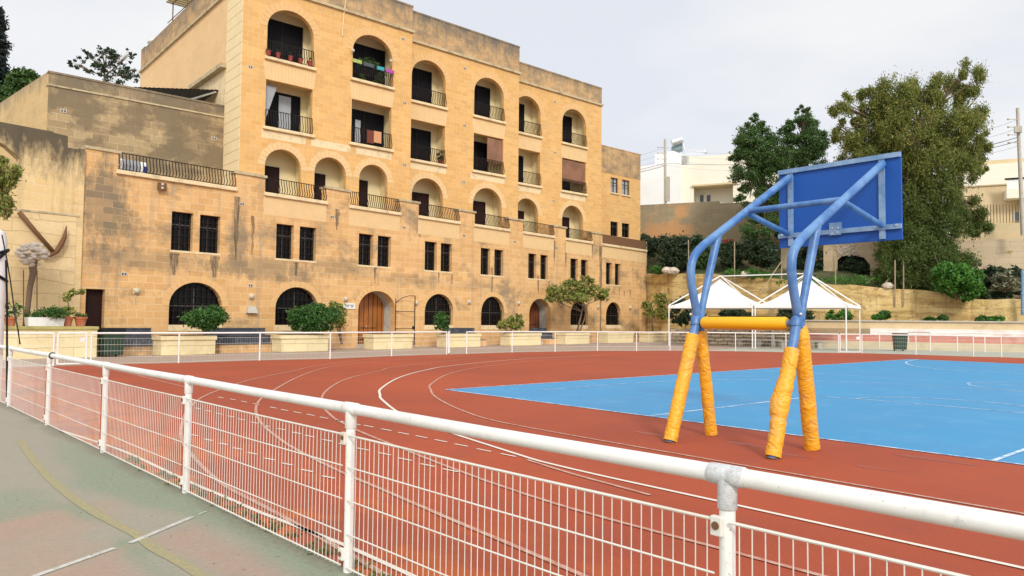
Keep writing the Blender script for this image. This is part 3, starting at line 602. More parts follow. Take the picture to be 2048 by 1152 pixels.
for (s0, s1, z0, z1) in ((49.5,50.5,13.3,14.68),(51.05,52.1,13.3,14.68),(49.5,50.5,9.4,10.7),(51.05,52.1,9.4,10.7)):
    window(FR[4], (s0, s1, z0, z1), .2, m='curtain' if z0 > 12 else 'dglass', bars=(2, 2))
    bp(MB().box(s0-.1, s1+.1, -.1, .25, z0-.12, z0-.002), 'sill', MT['trim'], FR[4])
# ---- long lower block
WIN = [[(3.82,4.86),(5.2,6.24)],[(9.37,10.42),(10.79,11.84)],[(14.76,15.8),(16.16,17.18)],[(19.95,21.0),(21.35,22.37)],[(25.14,26.11),(26.53,27.48)],[(30.27,31.22),(31.7,32.62)],[(35.5,36.51),(36.93,37.9)],[(40.54,41.45),(41.92,42.78)]]
ARC = [(3.82,6.45,1.33),(9.42,12.05,1.34),(14.81,17.6,.2),(20.02,22.55,1.37),(25.24,27.62,1.37),(30.42,32.99,.45),(35.56,37.95,1.42),(40.57,42.89,1.44)]
piers = [(-.31,1.34),(6.97,8.65),(12.41,14.06),(17.78,19.39),(22.96,24.5),(28.04,29.66),(33.27,34.88),(38.38,39.99)]
Zs, Zp = 8.15, 9.08
ol = [(-.05, 0), (47.1, 0), (47.1, Zs)]
for (a, b_) in reversed(piers[1:]): ol += [(b_, Zs), (b_, Zp), (a, Zp), (a, Zs)]
ol += [(1.34, Zs), (1.34, Zp), (-.05, Zp)]
hl = [rect(a, b_, 4.9, 6.76) for w in WIN for a, b_ in w] + [arch(a, b_, z0, 3.4, 1.15) for a, b_, z0 in ARC] + [rect(.2, .98, .9, 2.9)]
bp(wall(ol, hl, .45), 'lower_wall', MT['low'], FL)
q = MB(); q.box(-.05, 1.45, -.06, .5, Zp, Zp+.13); bp(q, 'coping', MT['cope'], FL)
for (a, b_) in piers[1:]: bp(MB().box(a-.07, b_+.07, -.08, .5, Zp, Zp+.13), 'coping', MT['cope'], FL)
spans = [(1.34,6.97),(8.65,12.41),(14.06,17.78),(19.39,22.96),(24.5,28.04),(29.66,33.27),(34.88,38.38),(39.99,47.0)]
for (a, b_) in spans:
    bp(MB().box(a-.08, b_+.08, -.13, .5, Zs+.002, Zs+.19), 'terrace_sill', MT['trim'], FL, bevel=.02)
    if b_ < 46: bp(railing(MB(), a+.03, b_-.03, Zs+.2, Zp+.08, y=.02, bow=.15, sp=.15), 'terrace_railing', MT['iron'], FL)
    else:
        r = MB(); r.box(a, b_, .0, .05, Zs+.2, Zp+.06); bp(r, 'terrace_panel', MT['rust'], FL)
    if 2 < a < 40: bp(MB().box(a-.05, b_+.05, -.008, .02, Zs-1.0, Zs-.01), 'pale_render_panel', MT['fan'], FL)
q = MB(); q.quad((6.83,37.0,7.93),(53.4,43.2,7.93),(53.4,44,7.93),(6.83,44,7.93)); bp(q, 'terrace_floor', MT['concrete'], None)
q = MB(); q.box(46.65, 47.1, .45, 8, 0, Zs); bp(q, 'lower_end_wall', MT['low'], FL)
for w in WIN:
    for i, (a, b_) in enumerate(w): window(FL, (a, b_, 4.9, 6.76), .33, bars=(4, 5))
    a, b_ = w[0][0], w[1][1]; bp(MB().box(a-.05, b_+.05, -.018, .4, 4.80, 4.897), 'sill', MT['trim'], FL)
for i, (a, b_, z0) in enumerate(ARC):
    if i in (2, 5): bp(wall(rect(a-.3, b_+.3, z0-.1, 3.7), [arch(a, b_, z0, 3.4, 1.15)], .75, .452), 'door_reveal', MT['reveal'], FL); bp(MB().box(a-.2, b_+.2, .01, 1.3, z0-.3, z0-.004), 'threshold', MT['concrete'], FL)
    bp(surround(a, b_, 0, 3.4, 1.15, .3, n=15), 'arch_surround', MT['arch'], FL)
    if i in (2, 5):
        P = arch(a+.03, b_-.03, z0, 3.38, 1.14); N = len(P); d = MB(); d.add([(p[0], 1.08, p[1]) for p in P]+[(p[0], 1.16, p[1]) for p in P], [tuple(range(N))]+[(k, (k+1) % N, N+(k+1) % N, N+k) for k in range(N)])
        D = bp(d, 'wooden_door', MT['wood'] if i == 2 else MT['wood2'], FL); e = MB(); c = (a+b_)/2
        for k in range(8):
            s = a+.2+(b_-a-.4)*k/7; h = 3.38-1.14+1.14*math.sqrt(max(0, 1-((s-c)/((b_-a)/2-.05))**2)); e.box(s-.012, s+.012, 1.062, 1.079, z0, h)
        for s in (c-.85, c-.2, c+.45):
            for z in (z0+.25, z0+.95): e.box(s-.18, s+.32, 1.055, 1.0785, z, z+.04)
        bp(e, 'door_moulding', MT['darkred'], FL, D)
        bp(MB().box(c-.05, c-.01, 1.0, 1.06, z0+1.0, z0+1.12), 'door_handle', MT['steel'], FL, D)
        st = MB(); st.box(a-.15, b_+.15, -.9, 0, 0, z0-.002) if z0 > .3 else st.box(a-.1, b_+.1, -.5, 0, 0, z0-.002); bp(st, 'door_step', MT['concrete'], FL)
        if i == 5:
            st = MB(); st.box(a-.15, b_+.3, -1.3, -.9, 0, z0/2); bp(st, 'door_step', MT['concrete'], FL)
    else: window(FL, (a, b_, z0, 3.4), .33, bars=(9, 6), ar=1.15); bp(MB().box(a-.02, b_+.02, -.015, .4, z0-.30, z0-.003), 'sill', MT['trim'], FL)
bp(MB().box(.2, .98, .3, .36, .9, 2.9), 'small_door', MT['darkred'], FL)
# open iron gate leaf beside the bright wooden door
g = MB(); a = 17.6
for (p, r) in (([(a, -.04, .3), (a, -.04, 3.0)], .025), ([(a+1.15, -.5, .1), (a+1.15, -.5, 3.18)], .03), ([(a, -.04, 2.75), (a+.4, -.2, 3.06), (a+.8, -.36, 3.18), (a+1.15, -.5, 3.18)], .02),
               ([(a, -.04, 2.2), (a+1.15, -.5, 2.2)], .02), ([(a, -.04, 1.15), (a+1.15, -.5, 1.15)], .02), ([(a, -.04, .35), (a+1.15, -.5, .35)], .02)): g.tube(p, r, 6)
g.box(a+1.0, a+1.12, -.5, -.44, 1.1, 1.3); bp(g, 'iron_gate_leaf', MT['iron'], FL)
# ventilator plates set in the walls
def vent(fr, s, z, y=0):
    v = bp(MB().box(s-.13, s+.13, y-.015, y+.01, z-.085, z+.085), 'wall_vent', MT['vent'], fr)
    h = MB(); h.box(s-.10, s-.02, y-.021, y-.016, z-.055, z+.055); h.box(s+.02, s+.10, y-.021, y-.016, z-.055, z+.055); bp(h, 'vent_slot', MT['ink'], fr, v)
for p in ((501,134), (806,78), (809,206), (809,330)): s = PYp(p[0], p[1], 40.1); vent(FR[1], s.x, s.z)
for p in ((930,137), (929,251), (927,364)): s = PYp(p[0], p[1], 41.4); vent(FR[2], s.x, s.z)
for p in ((1110,204), (1110,305), (1107,402)): s = PYp(p[0], p[1], 42.7); vent(FR[3], s.x, s.z)
for p in ((248,548), (484,408), (501,571), (664,434), (808,455), (928,471), (1029,483), (1113,496)): s, z = HP(p[0], p[1], LO, LA); vent(FL, s, z)
v = MB(); v.tube([(21.1,-.04,22.2),(21.12,-.08,21.2),(21.0,-.05,20.2),(20.95,-.04,18.9)], .035, 6); bp(v, 'drain_pipe', MT['trim'], FR[1])
# dark runoff streaks below the parapet piers and window piers (stains with a shape of their own)
b = NB('black_runoff'); a_ = b.ramp(b.noise(1, 6, .75, sc=(9, 9, .9)), .36, .62, 0, .8)
b.set(b.b.inputs['Alpha'], a_); MT['runoff'] = b.fin((.13,.10,.07), .9)
for k, (s, z1, z0, w) in enumerate(((7.1,7.9,4.6,.32),(6.0,4.75,3.7,.5),(4.0,4.75,3.7,.45),(10.6,4.75,4.0,.3),(8.0,7.0,4.9,.2),(13.2,8.0,6.8,.3),(16.0,4.9,3.9,.22),(19.5,8,7,.35),(21.2,4.9,4.2,.18),(22.4,4.75,4.1,.15),(26.3,5.4,3.6,.24),(31.45,5.1,3.7,.25),(33.4,8.0,6.3,.35),(34.9,8.0,6.0,.35),(32.8,4.8,4.1,.2),(38.5,8.1,6.9,.2),(39.75,8.1,.2,.42),(42.6,4.7,3.9,.14),(43.4,4.4,3.8,.2),(36.7,5,4,.14),(44.4,4.6,3.9,.2))):
    q = MB(); n = 8; P = []; 
    L_ = [(s-w/2*(1-.75*(i/n)**1.5)+.03*math.sin(i*2.1+k), z1+(z0-z1)*i/n) for i in range(n+1)]; R_ = [(s+w/2*(1-.75*(i/n)**1.5)+.03*math.sin(i*1.7+k), z1+(z0-z1)*i/n) for i in range(n+1)]
    for i in range(n): q.quad((L_[i+1][0],-.0035,L_[i+1][1]),(R_[i+1][0],-.0035,R_[i+1][1]),(R_[i][0],-.0035,R_[i][1]),(L_[i][0],-.0035,L_[i][1]))
    bp(q, 'runoff_stain', MT['runoff'], FL)
def side_of(s, y=0., z=0.):     # lower facade coordinates -> world
    return Vector((LO[0]+s*math.cos(LA)-y*math.sin(LA), LO[1]+s*math.sin(LA)+y*math.cos(LA), z))
# ------------------------------------------------------------ stone annex upper left
AO = (6.22, 42.6, 0)
ann = thing('stone_annex', AO, 'grey-brown stone block with a sloping top edge left of the apartment building', 'building')
q = MB(); q.box(0, 8.66, 0, .4, 0, 13.2); q.build('front_wall', MT['annex'], ann, AO, frame=(AO, 0))
q = MB(); q.box(-.06, 8.66, -.06, .44, 13.2, 13.28); q.build('string_course', MT['cope'], ann, AO, frame=(AO, 0))
q = MB(); q.box(0, 8.66, 0, .4, 13.28, 13.85); q.box(-.04, 8.67, -.04, .44, 13.85, 13.95); q.build('parapet', MT['annex'], ann, AO, frame=(AO, 0))
fa = R(97.6)
q = MB(); q.box(0.01, 22, -.4, -.005, 0, 13.94); q.build('side_wall', MT['annexl'], ann, AO, frame=(AO, fa))
q = MB(); q.box(-.0, 8.5, .5, 20, 12.7, 12.9); q.build('roof_slab', MT['concrete'], ann, AO, frame=(AO, 0))
for p in ((127,222), (428,277)):
    s = PYp(*p, 42.6); v = MB().box(s.x-.14-AO[0], s.x+.14-AO[0], -.02, .01, s.z-.09, s.z+.09).build('wall_vent', MT['vent'], ann, AO, frame=(AO, 0))
    MB().box(s.x-.11-AO[0], s.x-.02-AO[0], -.026, -.02, s.z-.06, s.z+.06).box(s.x+.02-AO[0], s.x+.11-AO[0], -.026, -.02, s.z-.06, s.z+.06).build('vent_slot', MT['ink'], v, frame=((0,0,0),0))
A = PYp(444, 182, 43.6); Bp = PYp(266, 176, 43.6)
q = MB(); vs = []
for k in range(41):
    t = k/40; x = A.x+(Bp.x-A.x)*t; z = A.z+(Bp.z-A.z)*t+.03*(k % 2); vs += [(x, 43.6, z), (x, 52.5, z-.1)]
q.add(vs, [(2*i, 2*i+2, 2*i+3, 2*i+1) for i in range(40)]); q.add([(v[0], v[1], v[2]+.05) for v in vs], [(2*i, 2*i+1, 2*i+3, 2*i+2) for i in range(40)])
o = q.build('lean_to_roof', MT['shade_roof'], None, (A.x, 43.6, 13.9)); tag(o, 'dark corrugated lean-to roof sheltering the top of the grey stone block', 'awning')
q = MB(); q.tube([(A.x-.3, 43.7, A.z-.08), (A.x-2.2, 44.5, A.z-1.0)], .06, 6)
o = q.build('roof_strut', MT['white'], None, (A.x-.3, 43.7, A.z-.1)); tag(o, 'short white strut bracing the dark lean-to roof', 'strut')
# ------------------------------------------------------------ pale garden wall at the far left
gw = thing('garden_wall', side_of(-3, 0), 'pale limestone garden wall with ragged black stained top at the far left', 'wall')
GB = tuple(side_of(-3, 0))
top = [(-9, 10.0), (-9, 0), (-.30, 0), (-.30, 8.95), (-.74, 8.97), (-.75, 9.46), (-1.3, 9.5), (-1.32, 9.54), (-3.2, 9.56), (-6, 9.62)]
wall(top, [[(-6.4, 6.9), (-2.5, 6.9), (-2.5, 8.2), (-3.0, 8.62), (-3.8, 9.0), (-4.6, 9.1), (-6.4, 8.7)]], .5, -.06).build('wall', MT['garden'], gw, GB, frame=FL)
MB().box(-9, -.22, -.16, -.07, 6.0, 6.08).build('ledge', MT['cope'], gw, GB, frame=FL)
MB().box(-.30, -.06, -.12, .4, 0, 9.0).build('end_pier', MT['garden'], gw, GB, frame=FL)
wall([(-9,0),(-.31,0),(-.31,5.99),(-9,5.99)], [], .08, -.141).build('lower_facing', stone('rough_pale_stone', (.72,.56,.31), (.68,.49,.25), (.45,.33,.17), L=1.9, H=.52, msz=.008, stain=(.42,.28,.13), amt=.5, warp=.5, bump=1), gw, GB, frame=FL)
# anchor on the wall
def LP(px, py, y=-.35): r_o = side_of(0, y); s, z = HP(px, py, r_o, LA); return side_of(s, y, z)
an = thing('anchor', LP(108, 500), 'big rusty anchor with long shank fixed to the pale wall', 'anchor'); ab = tuple(an.location)
MB().tube([LP(38,424), LP(70,462), LP(108,505)], [.10, .09, .08], 8).build('shank', MT['rust'], an, ab, smooth=True)
MB().tube([LP(84,512), LP(100,511), LP(113,503), LP(122,489), LP(129,474), LP(133,452)], [.05, .08, .10, .11, .09, .02], 8).build('arm', MT['rust'], an, ab, smooth=True)
# bare trunk crowned with a cluster of stones
tr = thing('stone_topped_trunk', LP(56, 652, -1.2), 'thick bare trunk crowned by a cluster of pale stone lumps before the anchor', 'sculpture'); tb = tuple(tr.location)
MB().tube([LP(50,662,-1.2), LP(56,610,-1.2), LP(60,575,-1.2), LP(66,548,-1.2), LP(66,520,-1.2)], [.11,.10,.105,.12,.17], 9).build('trunk', MT['bark'], tr, tb, smooth=True)
q = MB()
for i in range(75):
    a = rnd.uniform(0, 6.28); rr = rnd.random()**.5; p = LP(66+31*rr*math.cos(a), 509+22*rr*math.sin(a), -1.2-.38*math.sqrt(1-rr*rr)*rnd.uniform(.3, 1)); r = rnd.uniform(.07, .13); q.ball(p, (r*1.3, r, r*.75), 7, 5, .15)
q.build('stone_cluster', MT['shells'], tr, tb, smooth=True)
for x in (47, 74): MB().tube([LP(x, 655, -1.0), LP(x, 540, -1.0)], .02, 6).build('support_stake', MT['rust'], tr, tb)
# low planting wall
PL = side_of(0, -2.3)
def LQ(px, py, y): o_ = side_of(0, y); return HP(px, py, o_, LA)
s0 = LQ(-60, 690, -2.3)[0]; s1, z1 = LQ(195, 653, -2.3)
lw = MB().box(s0, s1, -2.3, -.5, 0, z1-.14).build('low_planting_wall', MT['planter'], None, frame=(LO, LA)); tag(lw, 'low mossy stone wall carrying flower pots at the far left', 'wall')
cp = MB().box(s0-.1, s1+.05, -2.36, -.45, z1-.138, z1); cp.build('coping', plain('mossy_coping', (.42,.35,.12), .9, sc=2, var=.25, bump=.4, dirt=(.16,.17,.04), dirt_amt=.6), lw, frame=((0,0,0),0), bevel=.03)
ztop = z1
def pot(name, px, wpx, hpx, m, label, cat='flower pot', square=False, yy=-1.9, lift=None):
    s, _ = LQ(px, 652, yy); base = side_of(s, yy, lift if lift is not None else ztop); k = 29.0/F
    w, h = wpx*k/2, hpx*k; root = thing(name, base, label, cat); b3 = tuple(base); mb = MB()
    if square: mb.obox((base.x, base.y, base.z+h/2), (2*w, .5, h), LA, 1.06); mb.build('trough', m, root, b3, bevel=.02)
    else: mb.lathe([(w*.68, 0), (w*.95, h*.78), (w*1.08, h*.78), (w*1.1, h), (w*.92, h), (w*.88, h*.86)], base, 18); smooth_by_angle(mb.build('pot', m, root, b3), 35)
    return root, base, w, h
r_, b3, w, h = pot('white_planter_box', 89, 62, 18, MT['planter_white'], 'long white planter box of low greenery on the mossy wall', 'planter', True)
leafmesh('foliage', MT['shrub'], [(b3.x+dx*.76, b3.y-dx*.6+.0, b3.z+h+.16, .32, .3, .22, 26, 22, .12) for dx in (.0, .3, .55)]+[(b3.x-.4, b3.y+.2, b3.z+h+.08, .3, .25, .12, 14, 18, .1)], r_, tuple(b3), .045)
r_, b3, w, h = pot('flower_pot', 133, 24, 20, MT['pot'], 'terracotta pot with a tall leafy stem beside the white planter box')
q = MB(); q.tube([(b3.x, b3.y, b3.z+h*.8), (b3.x+.05, b3.y, b3.z+.8), (b3.x-.02, b3.y, b3.z+1.25), (b3.x+.45, b3.y-.2, b3.z+1.5)], .02, 6); q.build('stem', MT['bark'], r_, tuple(b3))
leafmesh('foliage', MT['small'], [(b3.x, b3.y, b3.z+1.3, .16, .16, .2, 10, 12, .12), (b3.x+.35, b3.y-.1, b3.z+1.42, .26, .2, .1, 10, 10, .1), (b3.x, b3.y, b3.z+.62, .25, .22, .14, 14, 14, .12)], r_, tuple(b3), .07, asp=.7)
r_, b3, w, h = pot('flower_pot', 161, 24, 20, MT['pot'], 'rightmost terracotta pot with a low green plant near the small brown door')
leafmesh('foliage', MT['shrub'], [(b3.x, b3.y, b3.z+h+.05, .22, .22, .08, 12, 18, .08)], r_, tuple(b3), .045)
r_, b3, w, h = pot('flower_pot', 20, 22, 18, MT['pot'], 'dark leafy potted plant behind the white post at the left edge')
leafmesh('foliage', MT['shrub'], [(b3.x, b3.y, b3.z+.7, .4, .3, .45, 20, 16, .16)], r_, tuple(b3), .06)
# ------------------------------------------------------------ stepped seating against the base of the facade
def seating(pa, pb, label, yb=-.02):
    sa = LQ(pa, 690, -1.4)[0]; sb = LQ(pb, 690, -1.4)[0]; bo = side_of((sa+sb)/2, -.8)
    t = thing('stepped_seating', bo, label, 'bench', 'stepped seats along the facade base')
    for i, (y0, z) in enumerate(((-1.6, .40), (-1.05, .78), (-.5, 1.14))):
        MB().box(sa, sb, y0, -.02 if i == 2 else y0+.549, 0, z).build('stone_step', MT['low'] if i == 0 else MT['bluesteps'], t, tuple(bo), frame=FL)
        for k in range(2): MB().box(sa, sb, y0-.03+k*.27, y0+.20+k*.27, z+.002, z+.05).build('seat_slat', MT['bluesteps'], t, tuple(bo), frame=FL)
    return t
seating(205, 318, 'stepped stone seating with faded blue slats beside the green wheelie bin')
seating(436, 548, 'stepped seating with faded blue slats between the two big leafy bushes')
seating(915, 968, 'stepped blue seating behind the planter holding the feathery small shrub')
seating(1088, 1112, 'short stepped seating just right of the dark brown door')
# ------------------------------------------------------------ stone planters with shrubs
plab = [((305,432), 'large pale stone planter nearest the left, below the widest dark arch'), ((543,658), 'big pale stone planter under the largest dark green bush'),
        ((727,826), 'stone planter without a plant before the bright wooden door'), ((873,962), 'stone planter holding the feathery small shrub behind the open gate'),
        ((1000,1083), 'stone planter holding the yellowish leafy shrub left of the dark brown door'), ((1112,1180), 'stone planter with the spreading umbrella-shaped tree'),
        ((1197,1268), 'plain stone planter between the umbrella-shaped tree and the building corner'), ((1278,1334), 'stone planter by the building corner with a scrawny tree')]
POF = -2.6; PC = []
for (pa, pb), lab in plab:
    sa = LQ(pa, 700, POF+1.0)[0]; sb = LQ(pb, 700, POF)[0]; c_ = side_of((sa+sb)/2, POF+.6); PC.append(((sa+sb)/2, sb-sa))
    t = thing('stone_planter', c_, lab, 'planter', 'stone planters along the pavement'); L = sb-sa; h = .86
    q = MB(); P = [(sa, POF+.08), (sa+L*.42, POF), (sb, POF+.05), (sb, POF+1.0), (sa, POF+1.0)]
    def prism(P, z0, z1): q = MB(); N = len(P); return q.add([(p[0], p[1], z0) for p in P]+[(p[0], p[1], z1) for p in P], [tuple(reversed(range(N))), tuple(range(N, 2*N))]+[(k, (k+1) % N, N+(k+1) % N, N+k) for k in range(N)])
    prism(P, 0, h-.2).build('box', MT['planter'], t, tuple(c_), frame=FL, bevel=.025)
    prism([(p[0]+(.05 if p[0] > (sa+sb)/2 else -.05), p[1]+(-.05 if p[1] < POF+.5 else .05)) for p in P], h-.199, h).build('rim', MT['planter'], t, tuple(c_), frame=FL, bevel=.03)
    MB().box(sa+.2, sb-.2, POF+.2, POF+.85, h+.001, h+.03).build('soil', MT['soil'], t, tuple(c_), frame=FL)
def bush(name, c, blobs, m, label, size=.06, stems=4, cat='bush', group=None, asp=.4, h=.9, dens=1., sm='bark'):
    root = thing(name, c, label, cat, group); b3 = tuple(c); q = MB()
    for i in range(stems):
        bl = blobs[i % len(blobs)]; a = rnd.uniform(0, 6.28)
        q.tube([(c[0]+.06*math.cos(a), c[1]+.06*math.sin(a), c[2]), (c[0]*.5+bl[0]*.5+.05*math.sin(a), c[1]*.5+bl[1]*.5, c[2]*.5+bl[2]*.5), (bl[0], bl[1], bl[2]+bl[5]*.3)], [.05, .035, .015], 6)
    if stems: q.build('stems', MT[sm], root, b3)
    leafmesh('foliage', m, blobs, root, b3, size, dens, asp); return root
def plb(px, py, rx, ry, nc, nl, cr=.25, y=-2.3, d=.8):
    o_ = side_of(0, y); s, z = HP(px, py, o_, LA); c = side_of(s, y, z); k = (C0-c).length/F*.9; m = (rx+ry)/2*k
    return (c.x, c.y, c.z, rx*k, rx*k*d, ry*k, nc, nl, m*cr)
def pbase(px, z=.88, y=-2.3): return side_of(LQ(px, 680, y)[0], y, z)
bush('leafy_bush', pbase(413), [plb(412,636,42,17,90,36,.3), plb(432,626,22,14,34,30,.35), plb(390,640,26,12,34,30,.35), plb(408,650,30,10,30,30,.3), plb(415,620,18,8,14,20,.4)], MT['shrub'], 'rounded green bush in the leftmost stone planter', .075)
bush('leafy_bush', pbase(625), [plb(628,638,48,22,130,40,.3), plb(655,628,30,16,56,36,.35), plb(600,630,26,14,40,30,.35), plb(642,616,26,9,24,24,.4), plb(628,655,44,9,44,34,.3), plb(612,616,12,8,10,18,.5)], MT['shrub'], 'largest dark green bush, left of the small white sign', .08)
bush('leafy_bush', pbase(682, .3, -1.2), [plb(680,634,9,26,30,24,.4,-1.2), plb(668,612,12,12,16,20,.4,-1.2)], MT['small'], 'thin yellowish shrub between the large bush and the white sign', .09, 3, asp=.6)
bush('feathery_shrub', pbase(887), [plb(884,640,19,12,50,34), plb(883,628,9,6,14,26), plb(884,655,20,5,24,26)], MT['shrub'], 'feathery small green shrub before the third dark arch', .07)
bush('leafy_bush', pbase(1020), [plb(1028,646,22,14,40,24,.3), plb(1005,650,14,9,24,24), plb(1037,634,8,8,10,16)], MT['small'], 'yellowish variegated shrub between the barred arch and the brown door', .10, asp=.7)
# umbrella tree
def tree(name, base, trunk, blobs, m, label, size, asp=.5, bark='bark', droop=0., limbs=True, dens=1., cat='tree', tr=.2, group=None):
    root = thing(name, base, label, cat, group); b3 = tuple(base); q = MB()
    n = len(trunk); q.tube(trunk, [tr*(1-.55*i/(n-1)) for i in range(n)], 9); q.build('trunk', MT[bark], root, b3, smooth=True)
    if limbs:
        q = MB(); tp = Vector(trunk[-1]); md = Vector(trunk[len(trunk)//2])
        for i, bl in enumerate(blobs):
            c = Vector(bl[:3]); st = tp if i % 2 else (tp+md)/2; mid = (st+c)/2+Vector((rnd.uniform(-.2, .2), rnd.uniform(-.2, .2), -.1))*bl[3]*.4
            q.tube([st, mid, c], [tr*.42, tr*.28, tr*.1], 6)
            for k in range(5):
                e = c+Vector((rnd.uniform(-1, 1)*bl[3], rnd.uniform(-1, 1)*bl[4], rnd.uniform(-.4, 1)*bl[5]))*.75; q.tube([mid, (mid+e)/2+Vector((0, 0, .05)), e], [tr*.2, tr*.12, tr*.04], 5)
        q.build('limbs', MT[bark], root, b3)
    leafmesh('crown', m, blobs, root, b3, size, dens, asp, droop); return root
b0 = pbase(1154); kx = lambda px, py: Vector(plb(px, py, 1, 1, 1, 1)[:3])
ut = tree('umbrella_tree', b0, [b0, kx(1161,635), kx(1166,612)], [plb(1115,583,28,12,34,30,.3), plb(1150,575,34,16,50,30,.28), plb(1190,583,32,13,36,30,.3), plb(1148,596,56,6,40,24,.3), plb(1175,560,20,9,14,22), plb(1208,594,16,8,12,22), plb(1100,597,16,6,12,20)], MT['small'], 'spreading umbrella-shaped tree on thin stems before the facade', .12, .6, tr=.09)
q = MB(); q.tube([b0+Vector((.25,0,0)), kx(1168,640), kx(1176,610)], [.07,.05,.03], 7); q.build('second_trunk', MT['bark'], ut, tuple(b0))
b0 = pbase(1306); tree('scrawny_tree', b0, [b0, kx(1304,640), kx(1305,615)], [plb(1295,612,14,9,20,16,.4), plb(1320,600,17,14,34,20,.35), plb(1325,625,14,16,30,20,.35), plb(1302,628,18,7,16,16,.4)], MT['small'], 'scrawny multi-stemmed tree at the right corner of the building', .12, .6, tr=.07)
q = MB(); q.tube([kx(1289,663), kx(1288,600), kx(1287,560)], .03, 5)
# ------------------------------------------------------------ lamps, sign and small fittings on the lower wall
def wlamp(px, py, label, y=-.0, conduit=0):
    s, z = HP(px, py, LO, LA); bo = side_of(s, -.06, z); t = thing('wall_lamp', bo, label, 'lamp', 'round bulkhead lamps on the facade')
    MB().box(s-.13, s+.13, -.05, -.002, z-.13, z+.13).build('back_plate', MT['trim'], t, tuple(bo), frame=FL)
    q = MB().ball((s, -.1, z), (.13, .1, .13), 14, 8); q.build('lamp_glass', MT['lamp'], t, tuple(bo), frame=FL, smooth=True)
    if conduit: MB().box(s-.015, s+.015, -.03, -.002, z-conduit, z-.131).build('conduit', MT['concrete'], t, tuple(bo), frame=FL)
wlamp(272, 582, 'round white lamp on the wall between the small brown door and first arch', conduit=.6)
wlamp(502, 593, 'round white lamp above the small grey hood between first and second arch', conduit=.9)
wlamp(831, 606, 'round white lamp just right of the iron gate leaf')
wlamp(937, 604, 'round lamp between the two arches right of the iron gate')
wlamp(1036, 606, 'round lamp left of the dark brown door'); wlamp(1123, 608, 'round lamp half behind the umbrella tree crown')
wlamp(1195, 614, 'small round lamp right of the umbrella tree crown'); wlamp(1260, 615, 'small round lamp right of the last dark arch')
wlamp(690, 598, 'small lamp just above the white sign', conduit=.3)
s, z = HP(502, 620, LO, LA); bo = side_of(s, 0, z)
o = MB().add([(s-.3,-.22,z-.16),(s+.3,-.22,z-.16),(s+.3,-.002,z-.16),(s-.3,-.002,z-.16),(s-.2,-.1,z+.2),(s+.2,-.1,z+.2),(s+.2,-.002,z+.2),(s-.2,-.002,z+.2)], [(0,3,2,1),(4,5,6,7),(0,1,5,4),(1,2,6,5),(2,3,7,6),(3,0,4,7)]).build('wall_hood', MT['concrete'], None, frame=FL); tag(o, 'small grey sloped hood fixed below the round lamp', 'hood')
sa, z1 = HP(686, 606, LO, LA); sb, z0 = HP(709, 618, LO, LA)
sg = thing('wall_sign', side_of((sa+sb)/2, 0, z0), 'small white sign with two lines of grey lettering beside the bright wooden door', 'sign')
MB().box(sa, sb, -.05, -.003, z0, z1).build('board', MT['sign'], sg, tuple(sg.location), frame=FL)
q = MB(); s = sa+.1; r2 = random.Random(5)
for row, (zc, h, x0, x1) in enumerate(((z1-.12, .07, sa+.08, sb-.08), (z0+.14, .09, sa+.12, (sa+sb)/2-.02), (z0+.14, .09, (sa+sb)/2+.12, sb-.1))):
    x = x0
    while x < x1-.03:
        w = r2.uniform(.018, .03); q.box(x, x+.012, -.053, -.051, zc-h/2, zc+h/2)
        if r2.random() < .7: q.box(x+.012, x+w, -.053, -.051, zc+h/2-.014, zc+h/2)
        if r2.random() < .6: q.box(x+.012, x+w, -.053, -.051, zc-.007, zc+.007)
        if r2.random() < .5: q.box(x+w-.01, x+w, -.053, -.051, zc-h/2, zc+h/2-.015)
        x += w+.014
q.build('lettering', MT['ink'], sg, tuple(sg.location), frame=FL)
s, z = HP(321, 373, LO, LA); bo = side_of(s, -.1, z); fl = thing('floodlight', bo, 'twin floodlight stained with rust under the long terrace railing', 'floodlight')
MB().box(s-.2, s+.2, -.22, -.13, z-.22, z+.15).build('housing', MT['rust'], fl, tuple(bo), frame=FL)
MB().ball((s, -.23, z+.07), .07, 10, 6).ball((s, -.23, z-.1), .07, 10, 6).build('bulb', MT['lamp'], fl, tuple(bo), frame=FL)
# things on the terraces and balconies
s0_, z_ = HP(241, 340, LO, LA); s1_, _ = HP(297, 350, LO, LA)
tt = thing('striped_lounger', side_of((s0_+s1_)/2, .8, 8.3), 'white and grey padded garden seat behind the long railing', 'garden seat'); 
for k in range(8):
    a = s0_+.2+(s1_-s0_)*k/8.2; MB().box(a, a+(s1_-s0_)/8.2-.03, .6, .75, 8.34, 9.0).build('cushion', MT['canvas'] if k in (0, 6, 7) else MT['curtain'], tt, tuple(tt.location), frame=FL, bevel=.03)
MB().box(s0_+.2+.86*(s1_-s0_), s0_+.25+.93*(s1_-s0_), .57, .598, 8.5, 8.8).build('blue_patch', plain('blue_print', (.01,.03,.2)), tt, tuple(tt.location), frame=FL)
def bal(name, px, py, y, fn, label, cat, group=None):
    p = PYp(px, py, y); t = thing(name, p, label, cat, group); fn(t, p); return t
def redpot(t, p):
    b3 = tuple(p); smooth_by_angle(MB().lathe([(.10,0),(.14,.22),(.16,.22),(.165,.27),(.13,.27)], p, 12).build('pot', MT['redpot'], t, b3)); leafmesh('plant', MT['dkbush'], [(p.x, p.y, p.z+.38, .12, .12, .12, 6, 10, .07)], t, b3, .04)
